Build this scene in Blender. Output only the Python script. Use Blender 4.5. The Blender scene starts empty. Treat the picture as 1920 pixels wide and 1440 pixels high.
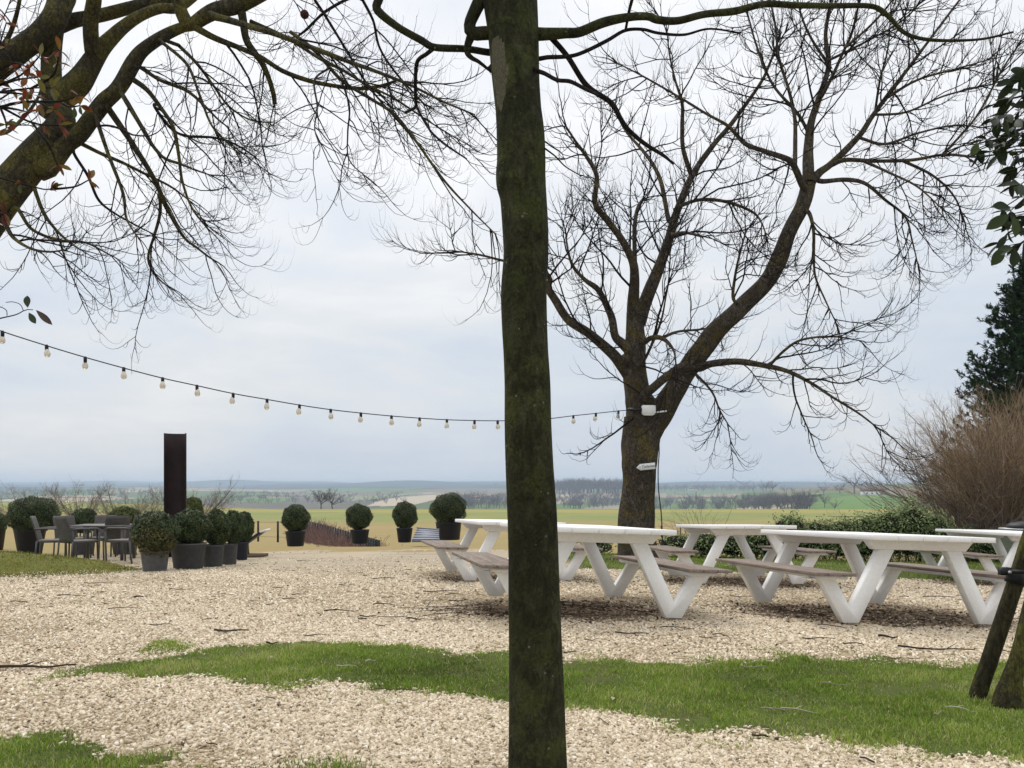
import bpy, math, random
import numpy as np
from mathutils import Vector, Matrix

rng = np.random.default_rng(7)
random.seed(7)
scene = bpy.context.scene
COL = scene.collection
PI = math.pi

# ------------------------------------------------------------------ survey of the place
F, Y0, EYE = 1620.0, 912.0, 1.25        # focal length in photo pixels, horizon row, eye height


def P(px, py, d):
    """point on the sight line of a photo pixel at depth d"""
    return np.array([(px - 960.0) * d / F, d, EYE - (py - Y0) * d / F])


def softp(v, s):
    v = np.asarray(v, float) / s
    return s * np.logaddexp(0, v)


def smooth(a, b, v):
    t = np.clip((np.asarray(v, float) - a) / (b - a), 0, 1)
    return t * t * (3 - 2 * t)


def yard_z(x, y):
    x = np.asarray(x, float); y = np.asarray(y, float)
    r = -1.10 - 0.03 * softp(y - 7, 1.0) - 0.012 * softp(4.5 - y, 0.8)
    r = r - 0.028 * (softp(x - 0.4, 0.5) - softp(x - 9, 1.0)) - 0.011 * (softp(-x - 1, 0.6) - softp(-x - 14, 1.0))
    r = r + 0.008 * np.sin(1.3 * x + 0.7 * y) + 0.006 * np.sin(2.9 * x - 1.7 * y + 1)
    return EYE + r


PROF_D = np.array([0, 22, 30, 50, 80, 140, 200, 260, 380, 520, 720, 1000, 1500, 2200, 3000, 4200, 6000, 7500])
PROF_Z = np.array([-1.5, -1.55, -2.15, -2.95, -3.7, -4.3, -5.2, -7.6, -18, -29, -35, -29, -21, -11, -5, 2, 15, 22.0])


def terrain_z(x, y):
    x = np.asarray(x, float); y = np.asarray(y, float)
    d = np.maximum(y, 1)
    a = x / (d + 4)
    base = np.interp(d, PROF_D, PROF_Z)
    # shoulder of land on the west side, and hill ground to the east
    base = base + smooth(-0.25, -0.5, a) * smooth(50, 130, d) * (1 - smooth(200, 420, d)) * 1.5
    base = base + smooth(0.16, 0.40, a) * smooth(350, 700, d) * (1 - smooth(1500, 2400, d)) * 23
    base = base + np.exp(-((a + .07) / .10) ** 2) * smooth(600, 1100, d) * (1 - smooth(1500, 2300, d)) * 8 + np.exp(-((a - .09) / .07) ** 2) * smooth(900, 1500, d) * (1 - smooth(2000, 3000, d)) * 7
    far = smooth(500, 1200, d)
    base = base + far * (5 * np.sin(x / 310 + 1.3) * np.sin(y / 430) + 3 * np.sin(x / 130 + y / 260))
    vf = smooth(2500, 4500, d)
    base = base + vf * (11 * np.sin(x / 890 + y / 700 + .9) + 6 * np.sin(x / 313 + 2 - y / 900) + 2.5 * np.sin(x / 117) + 6)
    base = base - vf * smooth(0.2, 0.5, a) * 8
    near = smooth(20, 40, d)
    base = base + near * (1 - smooth(60, 250, d)) * 0.12 * np.sin(x / 5.3 + y / 7.1)
    w = smooth(20.5, 27, d)
    return yard_z(x, np.minimum(y, 30)) * (1 - w) + (EYE + base) * w


def ground_hit(px, py, d0=2.2, d1=60.0, fn=terrain_z):
    d = np.geomspace(d0, d1, 4000)
    z = fn((px - 960.0) * d / F, d)
    row = Y0 - F * (z - EYE) / d
    k = np.nonzero(row <= py)[0]
    i = int(k[0]) if len(k) else len(d) - 1
    dd = float(d[i])
    return np.array([(px - 960.0) * dd / F, dd, float(z[i])])


# ------------------------------------------------------------------ object helpers
def tag(o, label=None, cat=None, group=None, kind=None):
    if label: o['label'] = label
    if cat: o['category'] = cat
    if group: o['group'] = group
    if kind: o['kind'] = kind
    return o


def empty(name, loc, rz=0.0):
    o = bpy.data.objects.new(name, None)
    COL.objects.link(o)
    o.location = Vector(loc)
    o.rotation_euler = (0, 0, rz)
    o.empty_display_size = 0.2
    return o


def link_mesh(name, me, parent=None, local=False):
    o = bpy.data.objects.new(name, me)
    COL.objects.link(o)
    if parent is not None:
        o.parent = parent
        if not local:      # vertices given in world space, parent is a plain translation
            o.location = -Vector(parent.location)
    return o


def copy_tree(o, parent=None):
    c = o.copy()
    COL.objects.link(c)
    c.parent = parent
    for ch in list(o.children):
        copy_tree(ch, c)
    return c


class MB:
    """collects geometry for ONE mesh"""

    def __init__(self):
        self.V, self.F, self.n, self.A = [], [], 0, []

    def add(self, V, *Fs, tint=None):
        V = np.asarray(V, float).reshape(-1, 3)
        for f in Fs:
            f = np.asarray(f, int)
            if f.ndim == 1: f = f.reshape(1, -1)
            self.F.append(f + self.n)
        self.V.append(V)
        self.A.append(np.full(len(V), 0.5) if tint is None else np.broadcast_to(np.asarray(tint, float), (len(V),)))
        self.n += len(V)
        return self

    def box(self, c, size, R=None, tint=None):
        hx, hy, hz = np.asarray(size, float) / 2
        v = np.array([[sx * hx, sy * hy, sz * hz] for sz in (-1, 1) for sy in (-1, 1) for sx in (-1, 1)])
        if R is not None: v = v @ np.asarray(R).T
        f = [[0, 2, 3, 1], [4, 5, 7, 6], [0, 1, 5, 4], [2, 6, 7, 3], [0, 4, 6, 2], [1, 3, 7, 5]]
        return self.add(v + np.asarray(c, float), f, tint=tint)

    def bar(self, a, b, w, h, up=(0, 0, 1)):
        a = np.asarray(a, float); b = np.asarray(b, float)
        t = b - a; L = np.linalg.norm(t); t = t / L
        s = np.cross(t, up); s = s / (np.linalg.norm(s) + 1e-9); u = np.cross(s, t)
        R = np.stack([t, s, u], 1)
        return self.box((a + b) / 2, (L, w, h), R)

    def tube(self, pts, rad, sides=8, caps=True, tint=None, wob=0.0):
        V, Fq = tubes(np.asarray(pts, float)[None], np.broadcast_to(np.asarray(rad, float), (len(pts),))[None], sides)
        if wob:
            c = np.repeat(np.asarray(pts, float), sides, 0)
            V = c + (V - c) * (1 + wob * (rng.random((len(V), 1)) - .5))
        n = len(pts)
        self.add(V, Fq, tint=tint)
        if caps:
            b = self.n - len(V)
            self.F.append(np.array([[b + i for i in range(sides)][::-1]]))
            self.F.append(np.array([[b + (n - 1) * sides + i for i in range(sides)]]))
        return self

    def lathe(self, prof, segs=24, c=(0, 0, 0), R=None):
        """prof: list of (r, z)"""
        prof = np.asarray(prof, float)
        a = np.arange(segs) / segs * 2 * PI
        V = np.stack([prof[:, None, 0] * np.cos(a), prof[:, None, 0] * np.sin(a), np.repeat(prof[:, 1:2], segs, 1)], -1)
        n = len(prof)
        i = np.arange(n - 1)[:, None] * segs; j = np.arange(segs)[None]; k = (j + 1) % segs
        Fq = np.stack([i + j, i + k, i + segs + k, i + segs + j], -1).reshape(-1, 4)
        V = V.reshape(-1, 3)
        if R is not None: V = V @ np.asarray(R).T
        return self.add(V + np.asarray(c, float), Fq)

    def prism(self, poly, y0, y1, axis='y'):
        """poly of (x, z), extruded along y (or of (x, y) along z)"""
        poly = np.asarray(poly, float); n = len(poly)
        def put(t):
            if axis == 'y': return np.stack([poly[:, 0], np.full(n, t), poly[:, 1]], 1)
            return np.stack([poly[:, 0], poly[:, 1], np.full(n, t)], 1)
        V = np.concatenate([put(y0), put(y1)])
        i = np.arange(n); k = (i + 1) % n
        return self.add(V, np.stack([i, k, k + n, i + n], 1), [i[::-1].tolist()], [(i + n).tolist()])

    def mesh(self, name, mat, smooth_=False, bevel=0.0):
        me = bpy.data.meshes.new(name)
        V = np.concatenate(self.V)
        me.vertices.add(len(V))
        me.vertices.foreach_set('co', V.astype(np.float32).ravel())
        loops = np.concatenate([f.ravel() for f in self.F])
        tot = np.concatenate([np.full(len(f), f.shape[1]) for f in self.F])
        start = np.concatenate([[0], np.cumsum(tot)[:-1]])
        me.loops.add(len(loops)); me.loops.foreach_set('vertex_index', loops.astype(np.int32))
        me.polygons.add(len(tot)); me.polygons.foreach_set('loop_start', start.astype(np.int32))
        me.update(calc_edges=True)
        at = me.attributes.new('tint', 'FLOAT', 'POINT')
        at.data.foreach_set('value', np.concatenate(self.A).astype(np.float32))
        if bevel or not smooth_:
            import bmesh
            if len(V) < 60000:
                bm = bmesh.new(); bm.from_mesh(me)
                bmesh.ops.recalc_face_normals(bm, faces=bm.faces)
                if bevel:
                    ed = [e for e in bm.edges if len(e.link_faces) == 2 and e.calc_face_angle(0) > 0.5]
                    bmesh.ops.bevel(bm, geom=ed, offset=bevel, segments=1, affect='EDGES', clamp_overlap=True)
                bm.to_mesh(me); bm.free()
        if smooth_:
            me.polygons.foreach_set('use_smooth', np.ones(len(me.polygons), bool))
        for m in (mat if isinstance(mat, (list, tuple)) else [mat]):
            me.materials.append(m)
        return me

    def build(self, name, mat, parent=None, smooth_=False, local=False, bevel=0.0):
        return link_mesh(name, self.mesh(name, mat, smooth_, bevel), parent, local)


def tubes(PT, RD, sides=3):
    """PT (N,n,3), RD (N,n) -> verts, quads of N tubes"""
    N, n, _ = PT.shape
    T = np.gradient(PT, axis=1)
    T /= (np.linalg.norm(T, axis=2, keepdims=True) + 1e-9)
    ref = np.zeros_like(T); ref[..., 1] = 1.0
    m = T.mean(1); vert = np.abs(m[:, 1]) > 0.9
    ref[vert] = (1, 0, 0)
    U = np.cross(T, ref); U /= (np.linalg.norm(U, axis=2, keepdims=True) + 1e-9)
    W = np.cross(T, U)
    a = np.arange(sides) / sides * 2 * PI
    V = PT[:, :, None, :] + RD[:, :, None, None] * (U[:, :, None, :] * np.cos(a)[None, None, :, None] + W[:, :, None, :] * np.sin(a)[None, None, :, None])
    V = V.reshape(-1, 3)
    b = np.arange(N)[:, None, None] * (n * sides); i = np.arange(n - 1)[None, :, None] * sides
    j = np.arange(sides)[None, None]; k = (j + 1) % sides
    Fq = np.stack([b + i + j, b + i + k, b + i + sides + k, b + i + sides + j], -1).reshape(-1, 4)
    return V, Fq


def resample(pts, rad, n):
    pts = np.asarray(pts, float); rad = np.asarray(rad, float)
    s = np.concatenate([[0], np.cumsum(np.linalg.norm(np.diff(pts, axis=0), axis=1))])
    m = len(pts)
    # Catmull-Rom through the points
    ext = np.vstack([2 * pts[0] - pts[1], pts, 2 * pts[-1] - pts[-2]])
    out, rr = [], []
    for u in np.linspace(0, s[-1], n):
        i = min(max(int(np.searchsorted(s, u, 'right')) - 1, 0), m - 2)
        t = (u - s[i]) / max(s[i + 1] - s[i], 1e-9)
        p0, p1, p2, p3 = ext[i], ext[i + 1], ext[i + 2], ext[i + 3]
        out.append(0.5 * ((2 * p1) + (-p0 + p2) * t + (2 * p0 - 5 * p1 + 4 * p2 - p3) * t * t + (-p0 + 3 * p1 - 3 * p2 + p3) * t ** 3))
        rr.append(rad[i] * (1 - t) + rad[i + 1] * t)
    return np.array(out), np.array(rr)


def unit(v):
    return v / (np.linalg.norm(v, axis=-1, keepdims=True) + 1e-9)


def children(B, per_m, L0, L1, n, droop=0.0, lift=0.0, ang=(25, 65), kr=0.011, rmin=0.001, tmin=0.15, jit=0.12, bias=None, flat=1.0, rshare=.62, tips=0):
    """side shoots of a set of branches: B = (PT, RD)"""
    PT, RD = B
    N, m, _ = PT.shape
    seg = np.linalg.norm(np.diff(PT, axis=1), axis=2).sum(1)
    cnt = rng.poisson(per_m * seg * (1 - tmin))
    idx = np.concatenate([np.repeat(np.arange(N), cnt), np.repeat(np.arange(N), tips)])
    M = len(idx)
    if M == 0: return np.zeros((0, n, 3)), np.zeros((0, n))
    t = tmin + (1 - tmin) * rng.random(M) ** 0.85
    if tips: t[-N * tips:] = rng.uniform(.93, 1, N * tips)
    u = np.clip(t * (m - 1), 0, m - 1.001); i = u.astype(int); f = (u - i)[:, None]
    p = PT[idx, i] * (1 - f) + PT[idx, i + 1] * f
    r = RD[idx, i] * (1 - f[:, 0]) + RD[idx, i + 1] * f[:, 0]
    tan = unit(PT[idx, i + 1] - PT[idx, i])
    rv = rng.normal(size=(M, 3)); rv[:, 1] *= flat
    if bias is not None: rv += np.asarray(bias)
    perp = unit(rv - (rv * tan).sum(1, keepdims=True) * tan)
    a = np.radians(rng.uniform(ang[0], ang[1], M))[:, None]
    if tips: a[-N * tips:] *= .5
    d = unit(tan * np.cos(a) + perp * np.sin(a))
    L = rng.uniform(L0, L1, M) * (1 - 0.45 * t)
    r0 = np.maximum(np.minimum(r * rshare, L * kr), np.minimum(rmin, r * .95))
    out = np.zeros((M, n, 3)); out[:, 0] = p
    drift = rng.normal(size=(M, 3)) * jit * 1.2
    for k in range(1, n):
        s = k / (n - 1)
        d = d + drift / n * 2 + rng.normal(size=(M, 3)) * jit
        d[:, 2] += (-droop * (1 - s) + lift * s * s * 2.2) / n * 3
        d = unit(d)
        out[:, k] = out[:, k - 1] + d * (L / (n - 1))[:, None]
    taper = 1 - 0.7 * np.linspace(0, 1, n)
    return out, r0[:, None] * taper[None]


def limb_set(limbs, n=26):
    PT, RD = [], []
    for pts, rad in limbs:
        a, b = resample(pts, rad, n)
        PT.append(a); RD.append(b)
    return np.array(PT), np.array(RD)


# ------------------------------------------------------------------ materials
class NT:
    def __init__(self, name):
        self.m = bpy.data.materials.new(name); self.m.use_nodes = True
        self.t = self.m.node_tree; self.n = self.t.nodes; self.l = self.t.links
        self.b = self.n['Principled BSDF']

    def new(self, typ, **kw):
        x = self.n.new(typ)
        for k, v in kw.items():
            if k.startswith('i_'):
                x.inputs[k[2:].replace('_', ' ')].default_value = v
            else: setattr(x, k, v)
        return x

    def link(self, a, b): self.l.new(a, b)

    def coord(self, scale=(1, 1, 1), kind='Object', rot=(0, 0, 0)):
        tc = self.new('ShaderNodeTexCoord'); mp = self.new('ShaderNodeMapping')
        mp.inputs['Scale'].default_value = scale; mp.inputs['Rotation'].default_value = rot
        self.link(tc.outputs[kind], mp.inputs['Vector'])
        return mp.outputs['Vector']

    def noise(self, vec, scale, detail=4, rough=0.6, dist=0.0):
        x = self.new('ShaderNodeTexNoise'); x.inputs['Scale'].default_value = scale
        x.inputs['Detail'].default_value = detail; x.inputs['Roughness'].default_value = rough
        x.inputs['Distortion'].default_value = dist
        self.link(vec, x.inputs['Vector']); return x.outputs['Fac']

    def voro(self, vec, scale, feature='F1', out='Distance', rand=1.0):
        x = self.new('ShaderNodeTexVoronoi'); x.feature = feature; x.inputs['Scale'].default_value = scale
        x.inputs['Randomness'].default_value = rand
        self.link(vec, x.inputs['Vector']); return x.outputs[out]

    def ramp(self, fac, stops, interp='LINEAR'):
        x = self.new('ShaderNodeValToRGB'); x.color_ramp.interpolation = interp
        el = x.color_ramp.elements
        while len(el) < len(stops): el.new(0.5)
        for e, (p, c) in zip(el, stops):
            e.position = p; e.color = (c, c, c, 1) if isinstance(c, (int, float)) else (*c, 1)
        self.link(fac, x.inputs['Fac']); return x.outputs['Color']

    def mix(self, fac, a, b, mode='MIX'):
        x = self.new('ShaderNodeMix'); x.data_type = 'RGBA'; x.blend_type = mode
        for s, v in ((x.inputs[0], fac), (x.inputs[6], a), (x.inputs[7], b)):
            if isinstance(v, (int, float)): s.default_value = v
            elif isinstance(v, (tuple, list)): s.default_value = (*v, 1)
            else: self.link(v, s)
        return x.outputs[2]

    def math(self, op, a, b=0.5):
        x = self.new('ShaderNodeMath'); x.operation = op
        for s, v in ((x.inputs[0], a), (x.inputs[1], b)):
            if isinstance(v, (int, float)): s.default_value = v
            else: self.link(v, s)
        return x.outputs[0]

    def attr(self, name):
        x = self.new('ShaderNodeAttribute'); x.attribute_name = name; return x.outputs['Fac']

    def bump(self, h, strength=0.4, dist=0.02):
        x = self.new('ShaderNodeBump'); x.inputs['Strength'].default_value = strength; x.inputs['Distance'].default_value = dist
        self.link(h, x.inputs['Height']); self.link(x.outputs['Normal'], self.b.inputs['Normal'])

    def done(self, col=None, rough=0.8, spec=0.25, metal=0.0):
        if col is not None:
            if isinstance(col, tuple): self.b.inputs['Base Color'].default_value = (*col, 1)
            else: self.link(col, self.b.inputs['Base Color'])
        if isinstance(rough, (int, float)): self.b.inputs['Roughness'].default_value = rough
        else: self.link(rough, self.b.inputs['Roughness'])
        self.b.inputs['Specular IOR Level'].default_value = spec
        self.b.inputs['Metallic'].default_value = metal
        return self.m


def mat_bark(name, c0, c1, c2, moss, moss_amt=0.5, scale=1.0, stretch=4.0, bump=0.6, pale=None, crackdark=.45, patch=None):
    k = NT(name); v = k.coord((scale, scale, scale / stretch)); v2 = k.coord((scale,) * 3)
    n1 = k.noise(v, 14, 6, .65, .6); n2 = k.noise(v2, 3.2, 4, .6); n3 = k.noise(v2, 38, 3, .7)
    col = k.ramp(n1, [(.25, c0), (.5, c1), (.78, c2)])
    mk = k.ramp(k.math('ADD', n2, k.math('MULTIPLY', n3, .35)), [(.86 - .25 * moss_amt, 0.0), (1.0 - .25 * moss_amt, .9)])
    col = k.mix(mk, col, moss)
    vd = k.new('ShaderNodeTexVoronoi'); vd.feature = 'DISTANCE_TO_EDGE'; vd.inputs['Scale'].default_value = 17
    wv = k.new('ShaderNodeVectorMath'); wv.operation = 'ADD'; k.link(v, wv.inputs[0]); nn = k.new('ShaderNodeTexNoise'); nn.inputs['Scale'].default_value = 14; nn.inputs['Detail'].default_value = 5; k.link(v, nn.inputs['Vector'])
    sc_ = k.new('ShaderNodeVectorMath'); sc_.operation = 'SCALE'; sc_.inputs['Scale'].default_value = .16; k.link(nn.outputs['Color'], sc_.inputs[0]); k.link(sc_.outputs[0], wv.inputs[1]); k.link(wv.outputs[0], vd.inputs['Vector'])
    crack = k.ramp(vd.outputs[0], [(.0, crackdark), (.14, 1.0)])
    col = k.mix(1.0, col, crack, 'MULTIPLY')
    n5 = k.noise(v2, 1.6, 3, .6); col = k.mix(k.ramp(n5, [(.42, 0.0), (.62, .55)]), col, c0)
    if pale:
        pv = k.ramp(k.voro(v2, 26), [(.0, 1.0), (.14, 1.0), (.2, 0.0)])
        pm = k.ramp(k.noise(v2, 7, 3), [(.56, 0.0), (.62, .8)])
        col = k.mix(k.math('MULTIPLY', pv, pm), col, pale)
    n6 = None
    if patch: col = k.mix(k.ramp(k.math('ADD', k.attr('tint'), k.math('MULTIPLY', k.math('SUBTRACT', n3, .5), .3)), [(.62, 0.0), (.78, 1.0)]), col, patch)
    n6 = k.noise(v2, 75, 4, .7); col = k.mix(1.0, col, k.ramp(n6, [(.3, .72), (.5, 1.0), (.72, 1.35)]), 'MULTIPLY')
    h = k.math('ADD', k.math('ADD', n1, k.math('MULTIPLY', n3, .5)), k.math('MULTIPLY', vd.outputs[0], 1.2))
    k.bump(k.math('ADD', h, k.math('MULTIPLY', n6, .6)), bump, .02)
    return k.done(col, .9, .12)


def mat_tint(name, stops, rough=.8, spec=.2, nscale=None, trans=0.0, bump=0.0):
    """colour picked by the per-piece 'tint' attribute"""
    k = NT(name); t = k.attr('tint')
    if nscale:
        n = k.noise(k.coord(), nscale, 4)
        t = k.math('ADD', t, k.math('MULTIPLY', k.math('SUBTRACT', n, .5), .7))
        if bump: k.bump(n, bump, .01)
    col = k.ramp(t, stops)
    if trans:
        k.b.inputs['Transmission Weight'].default_value = 0
        k.b.inputs['Subsurface Weight'].default_value = 0
        tr = k.new('ShaderNodeBsdfTranslucent'); ms = k.new('ShaderNodeMixShader'); ms.inputs[0].default_value = trans
        k.link(col, tr.inputs['Color']); k.link(k.b.outputs[0], ms.inputs[1]); k.link(tr.outputs[0], ms.inputs[2])
        k.link(ms.outputs[0], k.n['Material Output'].inputs['Surface'])
    return k.done(col, rough, spec)


def mat_plain(name, c, rough=.6, spec=.3, var=.15, nscale=8, bump=.05, metal=0.0, stretch=(1, 1, 1)):
    k = NT(name); v = k.coord(stretch)
    n = k.noise(v, nscale, 6, .65); n2 = k.noise(v, nscale * 7, 3)
    m = k.math('ADD', k.math('MULTIPLY', n, .7), k.math('MULTIPLY', n2, .3))
    lo = tuple(x * (1 - var) for x in c); hi = tuple(min(x * (1 + var), 1) for x in c)
    if bump: k.bump(m, bump, .01)
    return k.done(k.ramp(m, [(.3, lo), (.7, hi)]), rough, spec, metal)


M = {}
M['bark_plane'] = mat_bark('plane_bark', (.010, .010, .005), (.029, .030, .014), (.074, .075, .042), (.062, .070, .020), .85, 1.5, 2.2, .8, pale=(.16, .165, .13), crackdark=.75, patch=(.10, .095, .06))
M['bark_big'] = mat_bark('mossy_bark', (.024, .018, .012), (.080, .065, .047), (.175, .152, .118), (.17, .135, .04), .72, 1.1, 1.8, 1.0, pale=(.26, .27, .23), crackdark=.35)
M['bark_left'] = mat_bark('green_bark', (.016, .014, .008), (.060, .053, .030), (.125, .115, .07), (.17, .15, .04), .9, 1.6, 1.8, .9, crackdark=.5)
M['twig'] = mat_bark('twig_bark', (.010, .008, .007), (.018, .015, .013), (.03, .026, .022), (.03, .027, .012), .1, 2, 1, .2)
M['twig_brown'] = mat_tint('brown_twig', [(0, (.09, .06, .036)), (.5, (.29, .205, .13)), (1, (.55, .43, .30))], .9, .1)
M['twig_pale'] = mat_tint('pale_twig', [(0, (.09, .072, .06)), (1, (.28, .23, .19))], .9, .1)
M['far_twig'] = mat_tint('distant_twig', [(0, (.055, .045, .045)), (1, (.13, .108, .105))], .95, .05)
M['moss_stake'] = mat_bark('mossy_wood', (.016, .014, .008), (.045, .04, .02), (.09, .082, .042), (.15, .15, .03), .75, 1.5, 5, .5)
M['conifer'] = mat_tint('conifer_needles', [(0, (.008, .018, .006)), (.6, (.022, .048, .014)), (1, (.06, .10, .025))], .85, .06)
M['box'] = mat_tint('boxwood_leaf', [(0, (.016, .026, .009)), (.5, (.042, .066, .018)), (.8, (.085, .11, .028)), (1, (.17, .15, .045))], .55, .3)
M['box_brown'] = mat_tint('browned_boxwood_leaf', [(0, (.035, .04, .012)), (.5, (.075, .068, .02)), (1, (.15, .12, .045))], .7, .2)
M['box_yellow'] = mat_tint('yellow_green_boxwood_leaf', [(0, (.035, .05, .012)), (.5, (.085, .11, .022)), (1, (.2, .2, .04))], .6, .3)
M['core'] = mat_plain('inner_twigs', (.014, .014, .008), .95, .05, .5, 30, .3)
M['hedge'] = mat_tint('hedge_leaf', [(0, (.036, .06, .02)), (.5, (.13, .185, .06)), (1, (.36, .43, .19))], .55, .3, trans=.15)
M['laurel'] = mat_tint('dark_evergreen_leaf', [(0, (.008, .015, .005)), (.6, (.02, .033, .010)), (1, (.055, .075, .02))], .55, .2, trans=.12)
M['redleaf'] = mat_tint('autumn_leaf', [(0, (.05, .065, .016)), (.3, (.13, .115, .026)), (.5, (.17, .075, .018)), (.72, (.15, .025, .012)), (1, (.065, .014, .012))], .5, .3, nscale=18, trans=.3)
M['darkleaf'] = mat_tint('purple_green_leaf', [(0, (.03, .045, .02)), (.5, (.05, .03, .025)), (1, (.07, .05, .035))], .5, .3, trans=.15)
M['pot_grey'] = mat_plain('grey_plastic', (.13, .135, .14), .6, .3, .3, 14, .05)
M['pot_dark'] = mat_plain('dark_grey_plastic', (.07, .072, .078), .6, .3, .3, 14, .05)
M['pot_navy'] = mat_plain('navy_plastic', (.012, .016, .032), .5, .35, .3, 14, .05)
M['pot_black'] = mat_plain('black_plastic', (.010, .010, .012), .5, .3, .3, 14, .05)
M['soil'] = mat_plain('potting_soil', (.03, .022, .015), .95, .05, .4, 40, .5)
M['steel'] = mat_plain('rusted_dark_steel', (.020, .010, .010), .7, .25, .45, 5, .1)
M['cable'] = mat_plain('black_rubber', (.012, .012, .013), .5, .3, .2, 20, 0)
M['cord'] = mat_plain('grey_cord', (.05, .05, .052), .6, .2, .2, 20, 0)
M['iron'] = mat_plain('black_iron', (.012, .012, .013), .5, .3, .3, 20, 0)
M['galv'] = mat_plain('galvanised_metal', (.34, .35, .36), .45, .4, .2, 9, .03, metal=.6)
M['plastic_white'] = mat_plain('white_plastic', (.70, .71, .70), .45, .35, .12, 12, .02)
M['plank'] = mat_plain('brown_plank', (.12, .09, .06), .85, .15, .3, 12, .2, stretch=(1, 8, 8))
M['slat_grey'] = mat_plain('blue_grey_slat', (.13, .145, .19), .6, .3, .2, 8, .05)
M['slat_light'] = mat_plain('pale_grey_slat', (.42, .43, .46), .6, .3, .15, 8, .05)
M['seed'] = mat_plain('dry_seed_ball', (.045, .018, .014), .9, .1, .5, 90, .8)
M['house_white'] = mat_plain('white_render', (.75, .75, .73), .8, .2, .08, 1, .0)
M['house_brick'] = mat_plain('pale_brick', (.34, .27, .22), .85, .15, .15, 1, .0)
M['house_roof'] = mat_plain('tiled_roof', (.20, .12, .095), .85, .15, .2, 1, .0)
M['house_glass'] = mat_plain('dark_window', (.03, .035, .04), .2, .5, .1, 1, .0)
M['red_hedge'] = mat_tint('purple_hedge_twig', [(0, (.09, .055, .05)), (.5, (.19, .115, .105)), (1, (.3, .2, .18))], .9, .1)
M['letter'] = mat_plain('grey_lettering', (.10, .10, .11), .6, .2, .1, 30, 0)

def mat_glass_bulb():
    k = NT('milky_bulb_glass')
    n = k.noise(k.coord(), 40, 3)
    k.b.inputs['Transmission Weight'].default_value = .35
    k.b.inputs['Coat Weight'].default_value = .5
    return k.done(k.ramp(n, [(.3, (.66, .60, .48)), (.7, (.82, .77, .66))]), .12, .5)
M['bulb'] = mat_glass_bulb()

def mat_white_paint():
    k = NT('white_painted_timber')
    v = k.coord((1, 1, 1)); vl = k.coord((14, 1.2, 14))
    g = k.noise(vl, 3, 5, .6); d = k.noise(v, 2.3, 5, .65); s = k.noise(v, 22, 4, .7)
    c = k.ramp(g, [(.3, (.79, .78, .755)), (.65, (.85, .845, .825))])
    dirt = k.ramp(k.math('ADD', d, k.math('MULTIPLY', s, .35)), [(.76, 0.0), (.95, .5)])
    c = k.mix(dirt, c, (.50, .47, .39))
    k.bump(k.math('ADD', g, s), .12, .006)
    return k.done(c, .5, .3)
M['white'] = mat_white_paint()

def mat_weathered():
    k = NT('weathered_bench_boards')
    vl = k.coord((26, 1.6, 26)); v = k.coord()
    g = k.noise(vl, 2.6, 6, .65, .4); d = k.noise(v, 3, 4)
    c = k.ramp(g, [(.28, (.11, .085, .07)), (.5, (.225, .18, .15)), (.75, (.34, .285, .24))])
    c = k.mix(k.ramp(d, [(.45, 0.0), (.75, .5)]), c, (.19, .165, .135))
    k.bump(g, .35, .006)
    return k.done(c, .8, .2)
M['bench'] = mat_weathered()

def mat_wicker(name, base):
    k = NT(name)
    v = k.coord((1, 1, 1))
    w1 = k.new('ShaderNodeTexWave'); w1.wave_type = 'BANDS'; w1.bands_direction = 'Z'; w1.inputs['Scale'].default_value = 26
    w2 = k.new('ShaderNodeTexWave'); w2.wave_type = 'BANDS'; w2.bands_direction = 'X'; w2.inputs['Scale'].default_value = 26
    k.link(v, w1.inputs['Vector']); k.link(v, w2.inputs['Vector'])
    h = k.math('MULTIPLY', w1.outputs['Fac'], w2.outputs['Fac'])
    n = k.noise(v, 9, 4)
    c = k.mix(h, tuple(x * .55 for x in base), base)
    c = k.mix(k.ramp(n, [(.4, 0.0), (.75, .35)]), c, tuple(min(1, x * 1.5) for x in base))
    k.bump(h, .5, .004)
    return k.done(c, .55, .3)
M['wicker'] = mat_wicker('grey_wicker', (.11, .10, .09))
M['frame'] = mat_plain('grey_aluminium', (.075, .07, .065), .5, .35, .15, 12, 0)

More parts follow.
